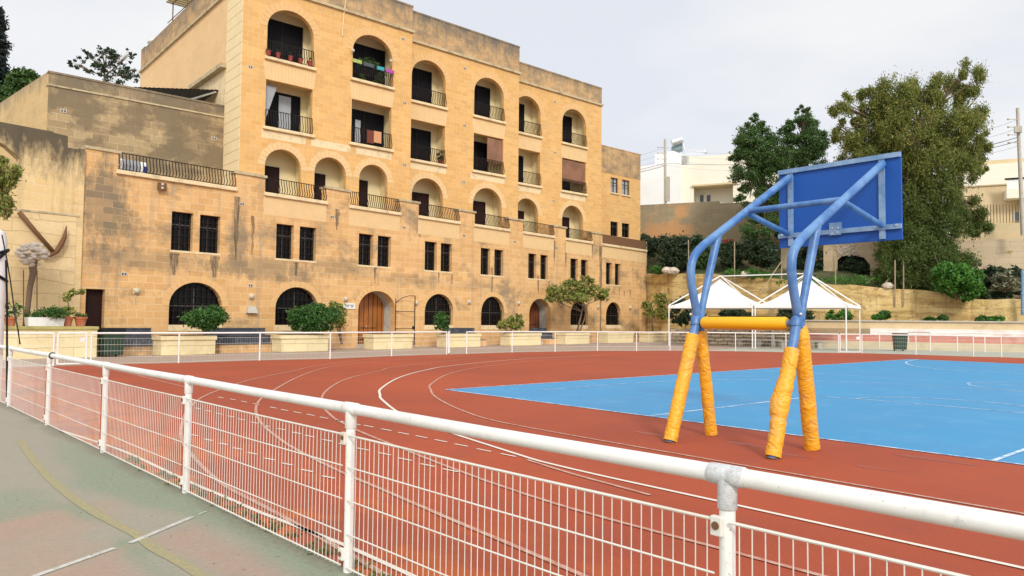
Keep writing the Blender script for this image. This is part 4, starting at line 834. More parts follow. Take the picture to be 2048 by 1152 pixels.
for px, lab in ((537, 'leftmost red flower pot on the top left arched balcony'), (556, 'second red flower pot from the left on the top left arched balcony'), (581, 'middle red flower pot on the top left arched balcony'), (601, 'fourth red flower pot on the top left arched balcony'), (620, 'rightmost red flower pot on the top left arched balcony')):
    p = PYp(px, 112, 39.98); p.z = 16.52; t = thing('red_flower_pot', p, lab, 'flower pot', 'red pots on the top left balcony'); redpot(t, p)
def towel(px, c, w, z1, label, y=39.98, h=.22):
    p = PYp(px, 140, y); p.z = z1; q = MB(); n = 8
    for s in (0, 1):
        P = [(p.x-w/2+w*i/n, y+(.03 if s else -.05)+.015*math.sin(i*2), 0) for i in range(n+1)]
        for i in range(n): q.quad((P[i][0],P[i][1],z1-h),(P[i+1][0],P[i+1][1],z1-h),(P[i+1][0],P[i+1][1]*0+y,z1+.02),(P[i][0],y,z1+.02))
    o = q.build('folded_towel', plain('towel_cloth', c, .9), None, tuple(p)); tag(o, label, 'towel', 'towels over the second top balcony railing')
towel(714, (.30,.36,.10), .62, 17.66, 'lime green towel over the railing of the plant-filled top balcony'); towel(737, (.06,.07,.07), .72, 17.62, 'dark grey towel over the railing of the plant-filled top balcony')
towel(761, (.04,.28,.31), .5, 17.6, 'turquoise towel over the railing of the plant-filled top balcony'); towel(780, (.36,.06,.26), .6, 17.58, 'pink towel over the railing of the plant-filled top balcony')
for px, py, lab in ((706,101,'white globe ornament at the left side of the plant-filled top balcony'), (782,122,'white globe ornament at the right side of the plant-filled top balcony')):
    p = PYp(px, py, 39.9); o = MB().ball(p, .11, 14, 9).build('globe_ornament', MT['lamp'], None, tuple(p), smooth=True); tag(o, lab, 'ornament')
p = PYp(740, 150, 40.5); p.z = 16.55; t = thing('balcony_plants', p, 'leafy plants crowding the second top balcony behind the towels', 'plants'); leafmesh('foliage', MT['pine'], [(p.x+d, p.y, p.z+hh, .3, .2, .25, 16, 14, .12) for d, hh in ((-.8,1.25),(-.2,1.35),(.3,1.3),(.9,.9),(.6,.35),(-.4,.3))], t, tuple(p), .05)
p = PYp(746, 278, 39.98); p.z = 12.52
q = MB().box(p.x-.45, p.x+.02, 39.92, 39.96, 12.62, 13.42); o = q.build('hanging_cloth', plain('rust_red_cloth', (.14,.035,.02), .9), None, tuple(p)); tag(o, 'rust red cloth hung on the railing below the towels', 'cloth')
q = MB().box(p.x+.02, p.x+.55, 39.90, 39.95, 12.72, 13.44); o = q.build('hanging_cloth', plain('orange_cloth', (.55,.27,.13), .9), None, tuple(p)); tag(o, 'pale orange cloth hung on the railing below the towels', 'cloth')
p = Vector((16.5, 40.6, 12.5)); q = MB(); q.quad((16.32,40.45,14.98),(17.1,40.5,14.98),(16.45,40.5,12.9),(16.32,40.45,12.9)); o = q.build('tied_curtain', MT['curtain'], None, tuple(p)); tag(o, 'pale curtain drawn aside in the square balcony at top left', 'curtain')
p = PYp(880, 325, 41.6); p.z = 12.52; t = thing('balcony_plant', p, 'dark green pot plant on the square balcony right of the hung cloths', 'plant'); redpot(t, p); leafmesh('foliage', MT['dkbush'], [(p.x, p.y, p.z+.6, .25, .2, .35, 16, 14, .1)], t, tuple(p), .06)
# rooftop frame, tank
t0 = Vector((15.6, 49, 22.2)); t = thing('rooftop_pergola', t0, 'rusty pergola frame with dry reed cover on the roof edge', 'pergola')
for y in (46, 49, 52, 55.3):
    for x in (15.5, 17.5): MB().tube([(x, y, 20.3), (x, y, 24.3)], .04, 6).build('post', MT['rust'], t, tuple(t0))
q = MB()
for k in range(26): q.box(15.1, 17.9, 45.6+k*.39, 45.6+k*.39+.22, 24.3, 24.36+.05*rnd.random())
q.build('reed_cover', plain('dry_reed', (.35,.29,.16), .95), t, tuple(t0)); MB().tube([(15.5,44,22.9),(15.5,56.5,23.2)], .03, 5).tube([(15.5,45.5,24.27),(15.5,55.5,24.27)], .03, 5).build('side_rail', MT['rust'], t, tuple(t0))
p = PX(318, 62, 15.9); p.z = 21.6; o = MB().lathe([(.55,0),(.65,1.3),(.8,1.45),(.8,1.6),(.1,1.65)], (p.x, p.y, 21.3), 16).build('roof_tank', MT['planter_white'], None, tuple(p)); tag(o, 'pale round water tank rising over the roof edge', 'water tank')
# ------------------------------------------------------------ the near railing
NB0 = (nfx(7), 7, 0)
nf = thing('track_railing', NB0, 'thick white tube railing with wire mesh panels beside the worn court', 'railing')
ys = [1.62, 4.39, 7.33, 10.12, 13.17, 16.34, 19.4]; ys = [-4.2, -1.3]+ys
pt = lambda y, z: Vector((nfx(y), y, z)); RZ = 1.064; MTOP = .895
for i in range(len(ys)-1):
    a, b_ = ys[i], ys[i+1]; q = MB().tube([pt(a, RZ), pt((a+b_)/2, RZ-.004), pt(b_, RZ)], .0355, 20); smooth_by_angle(q.build('top_rail', MT['white'], nf, NB0))
for i, y in enumerate(ys[:-1] if False else ys):
    q = MB().tube([pt(y, 0), pt(y, RZ-.02)], .031, 18); smooth_by_angle(q.build('post', MT['white'], nf, NB0))
    q = MB().tube([pt(y-.075, RZ), pt(y-.07, RZ), pt(y+.07, RZ), pt(y+.075, RZ)], [.0375,.0405,.0405,.0375], 20).tube([pt(y, RZ-.13), pt(y, RZ-.125), pt(y, RZ-.01)], [.034,.038,.038], 18)
    q.ball(pt(y, RZ), .0412, 16, 10)
    c_ = smooth_by_angle(q.build('tee_coupling', MT['clamp'] if abs(y-1.62) < .1 else MT['white'], nf, NB0))
    for z in (MTOP-.02, .12):
        q = MB().box(nfx(y)-.05, nfx(y)-.024, y-.005, y+.045, z-.04, z+.035); cl = q.build('mesh_clip', MT['mesh'], nf, NB0, bevel=.004)
        MB().tube([(nfx(y)-.056, y+.02, z), (nfx(y)-.05, y+.02, z)], .016, 10).build('bolt', MT['rust'], cl, NB0)
for i in range(len(ys)-1):
    a, b_ = ys[i]+.035, ys[i+1]-.035; q = MB(); off = -.036
    P = lambda y, z: (nfx(y)+off, y, z)
    for z, r in ((MTOP, .0068), (.69, .0045), (.475, .0045), (.26, .0045), (.045, .006)): q.tube([P(a, z), P((a+b_)/2, z-.003), P(b_, z)], r, 6)
    y = a+.03
    while y < b_: q.tube([P(y+rnd.uniform(-.002, .002), .03), P(y, MTOP)], .0024, 4, False); y += .0525
    q.build('mesh_panel', MT['mesh'], nf, NB0)
wk = MB()
tufts = []
for k in range(70):
    y = rnd.uniform(1.2, 9.5); tufts.append((nfx(y)+rnd.uniform(.03, .12), y, .015, .06, .07, .02, 3, 9, .03))
leafmesh('roadside_weeds', MT['weed'], tufts, None, (2.4, 5, 0), .018); tag(bpy.data.objects['roadside_weeds'], kind='stuff')
gr = MB()
for k in range(150):
    y = rnd.uniform(.8, 9); x = nfx(y)-abs(rnd.gauss(0, .5))-.03 if k % 3 else rnd.uniform(-3, 2.2); a = rnd.uniform(0, 6.28); z = .008; sz = rnd.uniform(.003, .008)
    gr.add([(x+sz*math.cos(a), y+sz*math.sin(a), z), (x-sz*.6*math.sin(a), y+sz*.6*math.cos(a), z+.004), (x-sz*math.cos(a), y-sz*math.sin(a), z), (x+sz*.6*math.sin(a), y-sz*.6*math.cos(a), z+.002)], [(0,1,2,3)])
tag(gr.build('ground_litter', MT['soil'], None, (2, 4, 0)), kind='stuff')
# ------------------------------------------------------------ the far fence round the track
def fence(name, pts, label, Hf=1.1, skip=(), base=None, r=.03, sub=True, mesh=True):
    base = tuple(pts[len(pts)//2]); t = thing(name, base, label, 'fence')
    for i, p in enumerate(pts):
        if i in skip and skip[i] == 'nopost': continue
        MB().tube([(p.x, p.y, 0), (p.x, p.y, Hf)], r, 8).build('post', MT['white'], t, base)
    for i in range(len(pts)-1):
        if i in skip: continue
        a, b_ = pts[i], pts[i+1]; n = 2
        MB().tube([(a.x, a.y, Hf), (b_.x, b_.y, Hf)], r*1.15, 8).build('top_rail', MT['white'], t, base)
        if mesh:
            q = MB(); d = Vector((b_.x-a.x, b_.y-a.y, 0)); L = d.length; u = d/L; m = int(L/.1); nn = Vector((-u.y, u.x, 0))*.0018
            for z in (.05, .26, .48, .7, .92): q.box(0, 0, 0, 0, 0, 0) if False else q.add([tuple(a+Vector((0,0,z-.004))), tuple(b_+Vector((0,0,z-.004))), tuple(b_+Vector((0,0,z+.004))), tuple(a+Vector((0,0,z+.004)))], [(0,1,2,3)])
            for k in range(1, m):
                c = a+d*(k/m); q.add([(c.x-u.x*.0014, c.y-u.y*.0014, .04), (c.x+u.x*.0014, c.y+u.y*.0014, .04), (c.x+u.x*.0014, c.y+u.y*.0014, .93), (c.x-u.x*.0014, c.y-u.y*.0014, .93)], [(0,1,2,3)])
            q.build('mesh_panel', MT['mesh'], t, base)
    return t
def gate(name, a, ang, w, label, Hf=1.1):
    base = (a.x, a.y, 0); t = thing(name, base, label, 'gate', 'white gates of the track fence'); u = Vector((math.cos(ang), math.sin(ang), 0)); q = MB()
    P = lambda s, z: (a.x+u.x*s, a.y+u.y*s, z)
    q.tube([P(0,.05),P(0,Hf),], .035, 8).tube([P(w,.05),P(w,Hf)], .035, 8).tube([P(0,Hf),P(w,Hf)], .035, 8).tube([P(0,.06),P(w,.06)], .03, 8); q.build('frame', MT['white'], t, base)
    q = MB()
    for k in range(1, int(w/.1)): s = w*k/int(w/.1); q.box(P(s,0)[0]-.002, P(s,0)[0]+.002, P(s,0)[1]-.002, P(s,0)[1]+.002, .08, Hf-.03)
    for z in (.3, .55, .8): q.tube([P(0,z),P(w,z)], .004, 4)
    q.build('mesh_panel', MT['mesh'], t, base)
    c = P(w-.12, Hf-.22); MB().obox((c[0], c[1], c[2]), (.16,.05,.16), ang).build('latch_plate', MT['white'], t, base); return t
i1 = [G(-330,725), G(-160,726), G(0,728), G(95,729)]
for p in i1: p.y = 28.78; 
i1 = [Vector((-4.5,28.8,0)), Vector((-1.5,28.8,0)), Vector((1.2,28.8,0)), G(98,730)]; i1[3].y = 28.78
fence('left_track_fence', i1, 'white mesh fence before the mossy flower-pot wall, left of the gate')
p0 = Vector((i1[3].x+.12, 28.78, 0)); gate('fence_gate', p0, 0., FP[0].x-p0.x-.14, 'closed white mesh gate before the small brown door')
fence('track_fence', FP[:6], 'white fence with mesh along the track before the leftmost planters')
gate('fence_gate', FP[5]+Vector((.12, 0, 0)), R(52), 1.25, 'white mesh gate standing ajar in the middle of the far fence')
fence('track_fence', FP[6:16], 'white fence round the far bend of the track, in front of the white tents')
gate('fence_gate', FP[15]+Vector((.07, -.06, 0)), R(-42), 1.15, 'closed white mesh gate below the right-hand tent')
fence('track_fence', FP[16:], 'white fence at the right end of the track, beyond the blue court')
back = [G(1759,699.5), G(1817,699.5), G(1861,703), G(1915,703), G(1970,704.5), G(2050,706), G(2140,707)]
fence('rear_fence', back, 'second thin white fence behind the right end of the track fence, by the painted wall', 1.2)
# white post, straps and black pole at the left edge
g = G(-6, 812); g = Vector((1.72, 17.6, 0))
wp = thing('white_post', (g.x, g.y, 0), 'stout white post with black straps cut by the left edge', 'post'); 
zt = EYE+(634-455)*((M3.inverted()@(g-C0)).z*-1)/F
smooth_by_angle(MB().tube([(g.x, g.y, 0), (g.x, g.y, zt-.25), (g.x, g.y, zt-.08), (g.x, g.y, zt)], [.26,.26,.22,.08], 20).build('shaft', MT['white'], wp, tuple(wp.location)))
for z, tl in ((zt-.55, .12), (zt-.9, -.15), (zt-.72, .3)):
    q = MB(); q.tube([(g.x+.275*math.cos(a), g.y+.275*math.sin(a), z+tl*math.cos(a)) for a in np.linspace(0, 6.283, 17)], .03, 6); q.build('strap', MT['black'], wp, tuple(wp.location))
pz = G(14, 812); bpz = thing('black_pole', tuple(pz), 'thin black pole with a drooping cable at the left edge', 'pole')
D_ = -(M3.inverted()@(pz-C0)).z; smooth_by_angle(MB().tube([pz, AD(14, 600, D_), AD(12, 520, D_)], .018, 8).build('pole', MT['black'], bpz, tuple(pz)))
q = MB().tube([AD(4,470,D_-.2), AD(14,520,D_-.3), AD(22,570,D_-.5), AD(30,630,D_-1.2), AD(36,660,D_-2), AD(40,688,11.85)], .012, 6); q.build('cable', MT['black'], bpz, tuple(pz))
y = 13.0; q = MB(); q.tube([(nfx(y)+.044*math.cos(a), y, RZ+.044*math.sin(a)) for a in np.linspace(0, 6.283, 13)], .01, 6); q.build('cable_tie', MT['black'], bpz, tuple(pz))
# ------------------------------------------------------------ basketball stand
SB = (9.0, 5.53, 0)
bs = thing('basketball_stand', SB, 'blue steel basketball stand seen from behind, legs wrapped in yellow padding', 'basketball stand')
def sm(mb, name, m): return smooth_by_angle(mb.build(name, m, bs, SB), 50)
def cat(pts, n=6):
    P = [Vector(p) for p in pts]; out = []
    for i in range(len(P)-1):
        p0, p1, p2, p3 = P[max(i-1, 0)], P[i], P[i+1], P[min(i+2, len(P)-1)]
        for k in range(n):
            t = k/n; out.append(.5*((2*p1)+(p2-p0)*t+(2*p0-5*p1+4*p2-p3)*t*t+(3*p1-p0-3*p2+p3)*t**3))
    return out+[P[-1]]
for side, y in (('l', 6.3), ('r', 4.76)):
    T = lambda x, z, dy=0: Vector((x, y+dy, z))
    sm(MB().tube([T(8.4,0), T(9.04,1.72)], .062, 18), 'front_leg', MT['tube']); sm(MB().tube([T(9.4,0), T(9.10,1.72)], .060, 18), 'rear_leg', MT['tube'])
    main = cat([T(9.07,1.60), T(9.06,1.75), T(8.955,2.06), T(8.895,2.38), T(8.96,2.60), T(9.16,2.77), T(9.52,2.97), T(10.38,3.43)])+[T(11.70,4.14)]
    sm(MB().tube(main, [.060]*len(main), 18), 'main_arm', MT['tube'])
    sm(MB().tube([T(9.12,1.62), T(9.18,1.9), T(9.38,2.45), T(9.58,2.98)], [.045,.05,.058,.062], 16), 'arm_brace', MT['tube'])
    sm(MB().tube([T(10.38,3.40), T(11.66,3.18)], .045, 16), 'board_strut', MT['tube'])
    sm(MB().tube([T(9.0,1.64), T(9.0,1.70), T(9.12,1.74)], .07, 18), 'joint_collar', MT['tube'])
    sm(MB().ball(T(8.99,1.78,-.07 if side == 'r' else .07), .022, 10, 6), 'bolt', MT['steel'])
    def pad(p0, p1, f0, f1, bul=(), r0=.096):
        P = []; Rr = []; n = 46; p0, p1 = Vector(p0), Vector(p1)
        for i in range(n+1):
            t = f0+(f1-f0)*i/n; w = .0015*math.sin(i*.9)+.0012*math.sin(i*2.3+1)+rnd.uniform(-.001, .001); r = r0+w
            off = Vector((0, 0, 0))
            for c, wd, am in bul: gq = math.exp(-((t-c)/wd)**2); r += am*gq; off += Vector((-.02, .02, 0))*gq*(1 if am > 0 else 0)
            P.append(p0+(p1-p0)*t+off); Rr.append(r)
        q = MB().tube(P, Rr, 26)
        # crumple the cloth a little
        q.v = [(v[0]+.003*math.sin(v[2]*27+v[1]*60+v[0]*33), v[1]+.003*math.sin(v[2]*21+v[0]*71), v[2]) for v in q.v]
        return sm(q, 'leg_padding', MT['pad'])
    if side == 'l': pad(T(8.4,0), T(9.04,1.72), .012, .86); pad(T(9.4,0), T(9.10,1.72), .012, .90, r0=.088)
    else: pad(T(8.4,0), T(9.04,1.72), .014, .775, bul=((.38,.13,.024),(.275,.018,-.018),(.635,.014,-.012)), r0=.094); pad(T(9.4,0), T(9.10,1.72), .012, .95, bul=((.97,.06,-.035),), r0=.10)
    for x in (8.4, 9.4): sm(MB().tube([T(x,0), T(x+.002,.012)], [.09,.085], 16), 'foot_flange', MT['rust'])
q = MB().tube([(9.05,6.2,1.66), (9.05,6.15,1.66), (9.05,4.95,1.66), (9.05,4.9,1.66)], [.075,.092,.092,.075], 24); sm(q, 'crossbar_padding', MT['padc'])
MB().box(9.02, 9.06, 4.95, 6.1, 1.746, 1.756).build('padding_seam', MT['darkred'], bs, SB)
sm(MB().tube([(9.05,6.3,1.66), (9.05,4.76,1.66)], .04, 12), 'crossbar', MT['tube'])
sm(MB().tube([(10.38,6.3,3.43), (10.38,4.76,3.43)], .047, 16), 'upper_crossbar', MT['tube'])
bd = MB().box(11.74, 11.775, 4.50, 6.50, 2.955, 4.295).build('backboard', MT['board'], bs, SB, bevel=.003)
bz = lambda a, b_, c, d, x0=11.70: MB().box(x0, 11.739, a, b_, c, d)
bz(4.50, 6.50, 4.22, 4.295).build('frame_strip', MT['strip'], bd, SB); bz(4.50, 6.50, 3.12, 3.195).build('frame_strip', MT['strip'], bd, SB)
for y in (6.28, 4.78): bz(y-.045, y+.045, 2.98, 4.219, 11.712).build('frame_strip', MT['strip'], bd, SB)
q = MB().box(11.69, 11.735, 5.41, 5.60, 3.10, 3.30); hp = q.build('ring_bracket', MT['strip'], bd, SB)
q = MB()
for dy, dz in ((-.05,.12),(.04,.12),(-.04,.05),(.05,.03)): q.tube([(11.675,5.5+dy,3.09+dz),(11.69,5.5+dy,3.09+dz)], .014, 8)
q.build('bracket_bolts', MT['steel'], hp, SB)
for y in (6.42, 4.56): MB().tube([(11.685,y,3.178),(11.70,y,3.178)], .018, 8).build('corner_bolt', MT['steel'], bd, SB)
q = MB().tube([(11.95+.225+.225*math.cos(a), 5.5+.225*math.sin(a), 3.12) for a in np.linspace(0, 6.283, 25)], .01, 6).box(11.776, 11.96, 5.43, 5.57, 3.10, 3.125); q.build('ring', MT['rust'], bs, SB)
# ------------------------------------------------------------ tents
C_ = G(1694,702.5); tu = Vector((math.cos(R(103)), math.sin(R(103)), 0))
def along(px):     # walk back along the front line of the tents until it is seen at px
    lo, hi = .5, 40.
    for _ in range(40):
        m = (lo+hi)/2; q = M3.inverted()@(C_+tu*m-C0); lo, hi = (m, hi) if 1024+F*q.x/-q.z > px else (lo, m)
    return C_+tu*lo
B_ = along(1506); A_ = along(1337)
def tent(pa, pb, label, ez=2.86, pk=5.1):
    d = Vector((pb.x-pa.x, pb.y-pa.y, 0)); L = d.length; u = d/L; n = Vector((-u.y, u.x, 0)); n = n if n.dot(Vector((.656, .755, 0))) > 0 else -n
    dep = L*.72; c = pa+u*L/2+n*dep/2; t = thing('marquee_tent', (c.x, c.y, 0), label, 'tent', 'white peaked marquee tents'); b3 = (c.x, c.y, 0)
    P = lambda a, b_, z: pa+u*(a*L)+n*(b_*dep)+Vector((0, 0, z))
    for a in (.0, 1.):
        for b_ in (0., 1.):
            s = .035 if a == 0 else -.035; MB().tube([P(a, b_, 0)+u*s, P(a, b_, ez)+u*s], .045, 8).build('leg', MT['white'], t, b3)
            MB().tube([P(a, b_, ez+.05), P(.5, .5, pk)], .045, 8).build('roof_tube', MT['white'], t, b3)
    q = MB(); q.tube([P(0,0,ez),P(1,0,ez),P(1,1,ez),P(0,1,ez),P(0,0,ez)], .04, 8); q.build('eave_frame', MT['white'], t, b3)
    q = MB(); n_ = 18; V = {}
    for i in range(n_+1):
        for j in range(n_+1):
            a, b_ = i/n_, j/n_; m = 1-max(abs(a-.5), abs(b_-.5))*2; z = ez+.02+(pk-.22-ez)*(.35*m+.65*m**1.9)
            V[i, j] = len(q.v); q.v.append(tuple(P(a, b_, z)))
    for i in range(n_):
        for j in range(n_): q.f.append((V[i,j], V[i+1,j], V[i+1,j+1], V[i,j+1]))
    smooth_by_angle(q.build('canopy', MT['canvas'], t, b3), 60)
    q = MB(); w = .02
    for (a0, b0, a1, b1) in ((0,0,1,0),(1,0,1,1),(1,1,0,1),(0,1,0,0)):
        p, r = P(a0,b0,0), P(a1,b1,0); nn = (p+r)/2-P(.5,.5,0); nn.z = 0; nn = nn.normalized()*.045
        q.add([p+nn+Vector((0,0,ez-.14)), r+nn+Vector((0,0,ez-.14)), r+nn+Vector((0,0,ez+.06)), p+nn+Vector((0,0,ez+.06))], [(0,1,2,3)])
    q.build('valance', MT['canvas'], t, b3); return P(.5, .5, pk)
k1 = tent(A_, B_, 'left white marquee tent, seen between the legs of the stand')
k2 = tent(B_+(C_-B_).normalized()*.12, C_, 'right white marquee tent behind the yellow padded legs')
o = MB().tube([k1-Vector((0,0,.02)), k2-Vector((0,0,.02))], .04, 8).build('tent_link_tube', MT['white'], None, tuple(k1)); tag(o, 'long white horizontal tube joining the two tent peaks', 'tube')
for k in (k1, k2): pass
q = MB().tube([k1, k1+Vector((0,0,.35))], [.04,.01], 6).tube([k2, k2+Vector((0,0,.35))], [.05,.01], 6); o = q.build('tent_finials', MT['white'], None, tuple(k1)); tag(o, 'two short white spikes on the tent peaks', 'finials')
bpy.data.objects.remove(o)
# ------------------------------------------------------------ bins and benches
def wbin(p, w, h, rz, label):
    t = thing('wheelie_bin', p, label, 'bin'); b3 = tuple(p); MB().obox((p.x, p.y, p.z+.06+h*.43), (w, w*.95, h*.82), rz, 1.18).build('body', MT['binl'], t, b3, bevel=.02)
    MB().obox((p.x, p.y, p.z+h*.94), (w*1.25, w*1.2, h*.11), rz, .9).build('lid', MT['black'], t, b3, bevel=.02)
    u = Vector((math.cos(rz), math.sin(rz), 0)); n = Vector((-u.y, u.x, 0))
    for s in (-1, 1): c = p+u*s*w*.42+n*w*.4+Vector((0,0,.1)); MB().tube([c-u*.03, c+u*.03], .1, 12).build('wheel', MT['black'], t, b3)
    return t
wbin(side_of(LQ(222, 700, -2.2)[0], -2.2, 0), .72, 1.22, LA, 'dark green wheelie bin with black lid against the left end of the facade')
wbin(G(1800, 702), .62, 1.15, R(-50), 'dark green wheelie bin with black lid near the painted wall at right')
def bench(pa, label):
    p = G(*pa); t = thing('stone_bench', p, label, 'bench', 'pale stone benches behind the track fence'); b3 = tuple(p); r = R(-35); u = Vector((math.cos(r), math.sin(r), 0))
    MB().obox((p.x, p.y, .47), (1.9, .5, .09), r).build('seat', MT['concrete'], t, b3, bevel=.015)
    for s in (-.55, .55): MB().obox((p.x+u.x*s, p.y+u.y*s, .212), (.35, .42, .42), r).build('support', MT['concrete'], t, b3, bevel=.015)
bench((1492,692), 'pale stone bench under the left tent beside the rough boulders'); bench((1530,693), 'pale stone bench just right of the two middle tent legs'); bench((1580,696), 'pale stone bench seen left of the blue upright'); bench((1622,697), 'pale stone bench right of the yellow padded legs')
# ------------------------------------------------------------ terraces and rock walls on the right
def strip_wall(name, pts, m, label, cat, thick=.6, rough=.0, seg=.6, parent=None, kind=None, base=None):
    """pts: (x, y, z bottom, z top)"""
    q = MB(); V = []
    for i in range(len(pts)-1):
        a, b_ = pts[i], pts[i+1]; n = max(1, int(math.hypot(b_[0]-a[0], b_[1]-a[1])/seg))
        for k in range(n+(i == len(pts)-2)): t = k/n; V.append([a[j]+(b_[j]-a[j])*t for j in range(4)])
    nz_ = 6 if rough else 1; N = len(V); vs = []
    for i, v in enumerate(V):
        p = V[max(i-1, 0)]; r = V[min(i+1, N-1)]; d = Vector((r[0]-p[0], r[1]-p[1])).normalized(); n = Vector((-d.y, d.x)); n = n if n.dot(Vector((v[0], v[1]))) > 0 else -n
        zt = v[3]+(rnd.uniform(-.5, .5)*rough)
        for k in range(nz_+1): o_ = rnd.uniform(-1, 1)*rough*.5; vs.append((v[0]-n.x*o_, v[1]-n.y*o_, v[2]+(zt-v[2])*k/nz_))
        vs.append((v[0]+n.x*thick, v[1]+n.y*thick, zt+rnd.uniform(0, rough*.6))); vs.append((v[0]+n.x*thick, v[1]+n.y*thick, v[2]))
    W_ = nz_+3; q.add(vs, [(i*W_+k, (i+1)*W_+k, (i+1)*W_+k+1, i*W_+k+1) for i in range(N-1) for k in range(W_-1)]+[tuple(range(W_)), tuple((N-1)*W_+k for k in reversed(range(W_)))])
    bb = base or (pts[len(pts)//2][0], pts[len(pts)//2][1], 0); o = q.build(name, m, parent, bb)
    if label: tag(o, label, cat)
    if kind: tag(o, kind=kind)
    return o
def wp4(px, D, y0, y1=None, z0=None, z1=None):
    a = AD(px, y1 if y1 else 640, D); zt = z1 if z1 is not None else a.z; zb = z0 if z0 is not None else AD(px, y0, D).z; return (a.x, a.y, zb, zt)
# stepped painted wall (lowest tier)
tb_ = thing('terraced_wall', AD(1900, 700, 50), 'long low terraced wall with cream, faded pink and flaking white bands at right', 'wall'); tb = (tb_.location.x, tb_.location.y, 0); tb_.location.z = 0
xs = [1600, 1740, 1900, 2048, 2300, 2700]; Ds = [53, 51, 49, 47, 43.5, 39]
strip_wall('cream_band', [wp4(x, D, 0, z0=-.02, z1=.52) for x, D in zip(xs, Ds)], MT['creamwall'], None, None, .45, parent=tb_, base=tb)
strip_wall('pink_band', [wp4(x, D+.25, 0, z0=.521, z1=1.0) for x, D in zip(xs, Ds)], MT['pinkwall'], None, None, .5, parent=tb_, base=tb)
strip_wall('white_band', [wp4(x, D+.6, 0, z0=.9, z1=1.42) for x, D in zip(xs[1:], Ds[1:])], MT['whitewall'], None, None, .5, parent=tb_, base=tb)
strip_wall('grey_band', [wp4(x, D+.6, 0, z0=.9, z1=1.40) for x, D in zip(xs[:2], Ds[:2])], MT['greywall'], None, None, .5, parent=tb_, base=tb)
strip_wall('upper_band', [wp4(x, D+1.0, 0, z0=1.3, z1=1.9) for x, D in zip(xs, Ds)], plain('buff_render', (.60,.46,.27), .9, sc=1.5, var=.15, dirt=(.35,.27,.16), dirt_amt=.7), None, None, 2.5, parent=tb_, base=tb)
strip_wall('coping', [wp4(x, D+.9, 0, z0=1.9, z1=1.99) for x, D in zip(xs, Ds)], MT['concrete'], None, None, .5, parent=tb_, base=tb)
lw2 = strip_wall('boulder_wall', [wp4(x, D, 0, z0=-.02, z1=z) for x, D, z in ((1335,60,1.2),(1400,58,1.15),(1480,56,1.2),(1600,53.5,1.1))], MT['rubble'], 'low wall of rough rounded boulders under the tents', 'wall', .7, .12)
# quarried rock face
RK = [(1270,69,-.02,548),(1330,66,-.02,549),(1400,63.5,-.02,547),(1440,62,-.02,551),(1500,60.5,-.02,556),(1560,59,-.02,560),(1640,57.5,-.02,567),(1700,56.5,-.02,571),(1760,56,-.02,577),(1850,55,-.02,579),(1935,54,-.02,589),(1942,54,-.02,597),(2048,52.5,-.02,601),(2250,49.5,-.02,612),(2600,45,-.02,622)]
strip_wall('quarried_rock_face', [(*wp4(x, D, 0, y)[:2], z0, wp4(x, D, 0, y)[3]) for x, D, z0, y in RK], MT['rock'], 'tall yellow quarried rock face behind the tents and terraced wall', 'rock wall', .8, .16, .8)
# slope above the rock face, reaching the upper grey wall
UO = AD(1283, 411, 75); UA = R(-67)
def UP(px, py, dy=0):
    o_ = (UO.x-math.sin(UA)*-dy, UO.y+math.cos(UA)*-dy); s, z = HP(px, py, o_, UA); return Vector((o_[0]+s*math.cos(UA), o_[1]+s*math.sin(UA), z))
top_b = [(1270,474),(1330,476),(1400,480),(1440,484),(1500,490),(1560,497),(1640,500),(1700,505),(1760,515),(1850,520),(1935,525),(1942,530),(2048,535),(2250,545),(2600,560)]
q = MB(); NS = 7; nrow = NS+1; vs = []
for (x, D, z0, y), (tx, ty) in zip(RK, top_b):
    a = AD(x, y, D+.4); b_ = UP(tx, ty)
    for k in range(nrow):
        t = k/NS; p = a+(b_-a)*t; vs.append((p.x, p.y, p.z-.12+(0 if k in (0, NS) else rnd.uniform(-.25, .25)-.5*math.sin(t*3.14))))
q.add(vs, [(i*nrow+k, (i+1)*nrow+k, (i+1)*nrow+k+1, i*nrow+k+1) for i in range(len(RK)-1) for k in range(NS)])
o = q.build('hillside', MT['slope'], None, (50, 30, 0), smooth=True); tag(o, kind='structure')
far = MB(); c1 = [UP(x, 480) for x in (1200, 1600, 2000, 2500)]; far.add([(p.x, p.y, p.z-.3) for p in c1]+[(p.x+120*.75, p.y+120*.65, 12.) for p in c1], [(i, i+1, 5+i, 4+i) for i in range(3)]); tag(far.build('upper_ground', MT['ground']), kind='structure')
# upper grey/orange wall
pts = [(1262,411),(1345,407),(1438,402),(1440,407),(1505,404),(1600,400),(1700,397),(1800,394)]
strip_wall('upper_retaining_wall', [(*UP(x, y)[:2], 5., UP(x, y).z) for x, y in pts], MT['greywall'], 'long grey block retaining wall with orange patches above the hillside', 'wall', .4)
# right wall below the beige house
RWO = AD(1990, 500, 60)
def RP(px, py, dd=0): r_ = UA; o_ = (RWO.x+math.sin(UA)*dd*-1, RWO.y+math.cos(UA)*dd); s, z = HP(px, py, o_, r_); return Vector((o_[0]+s*math.cos(r_), o_[1]+s*math.sin(r_), z))
strip_wall('patched_stone_wall', [(*RP(x, y)[:2], 0., RP(x, y).z) for x, y in ((1860,482),(1950,480),(2048,477),(2300,468), (2600,458))], stone('patched_beige', (.60,.48,.32), (.54,.42,.27), (.40,.31,.19), L=1.0, H=.45, stain=(.30,.22,.06), amt=.9, lo=.6, hi=.66, sc=.5, warp=.3), 'patched beige stone wall below the barred fence at the right edge', 'wall', .4)
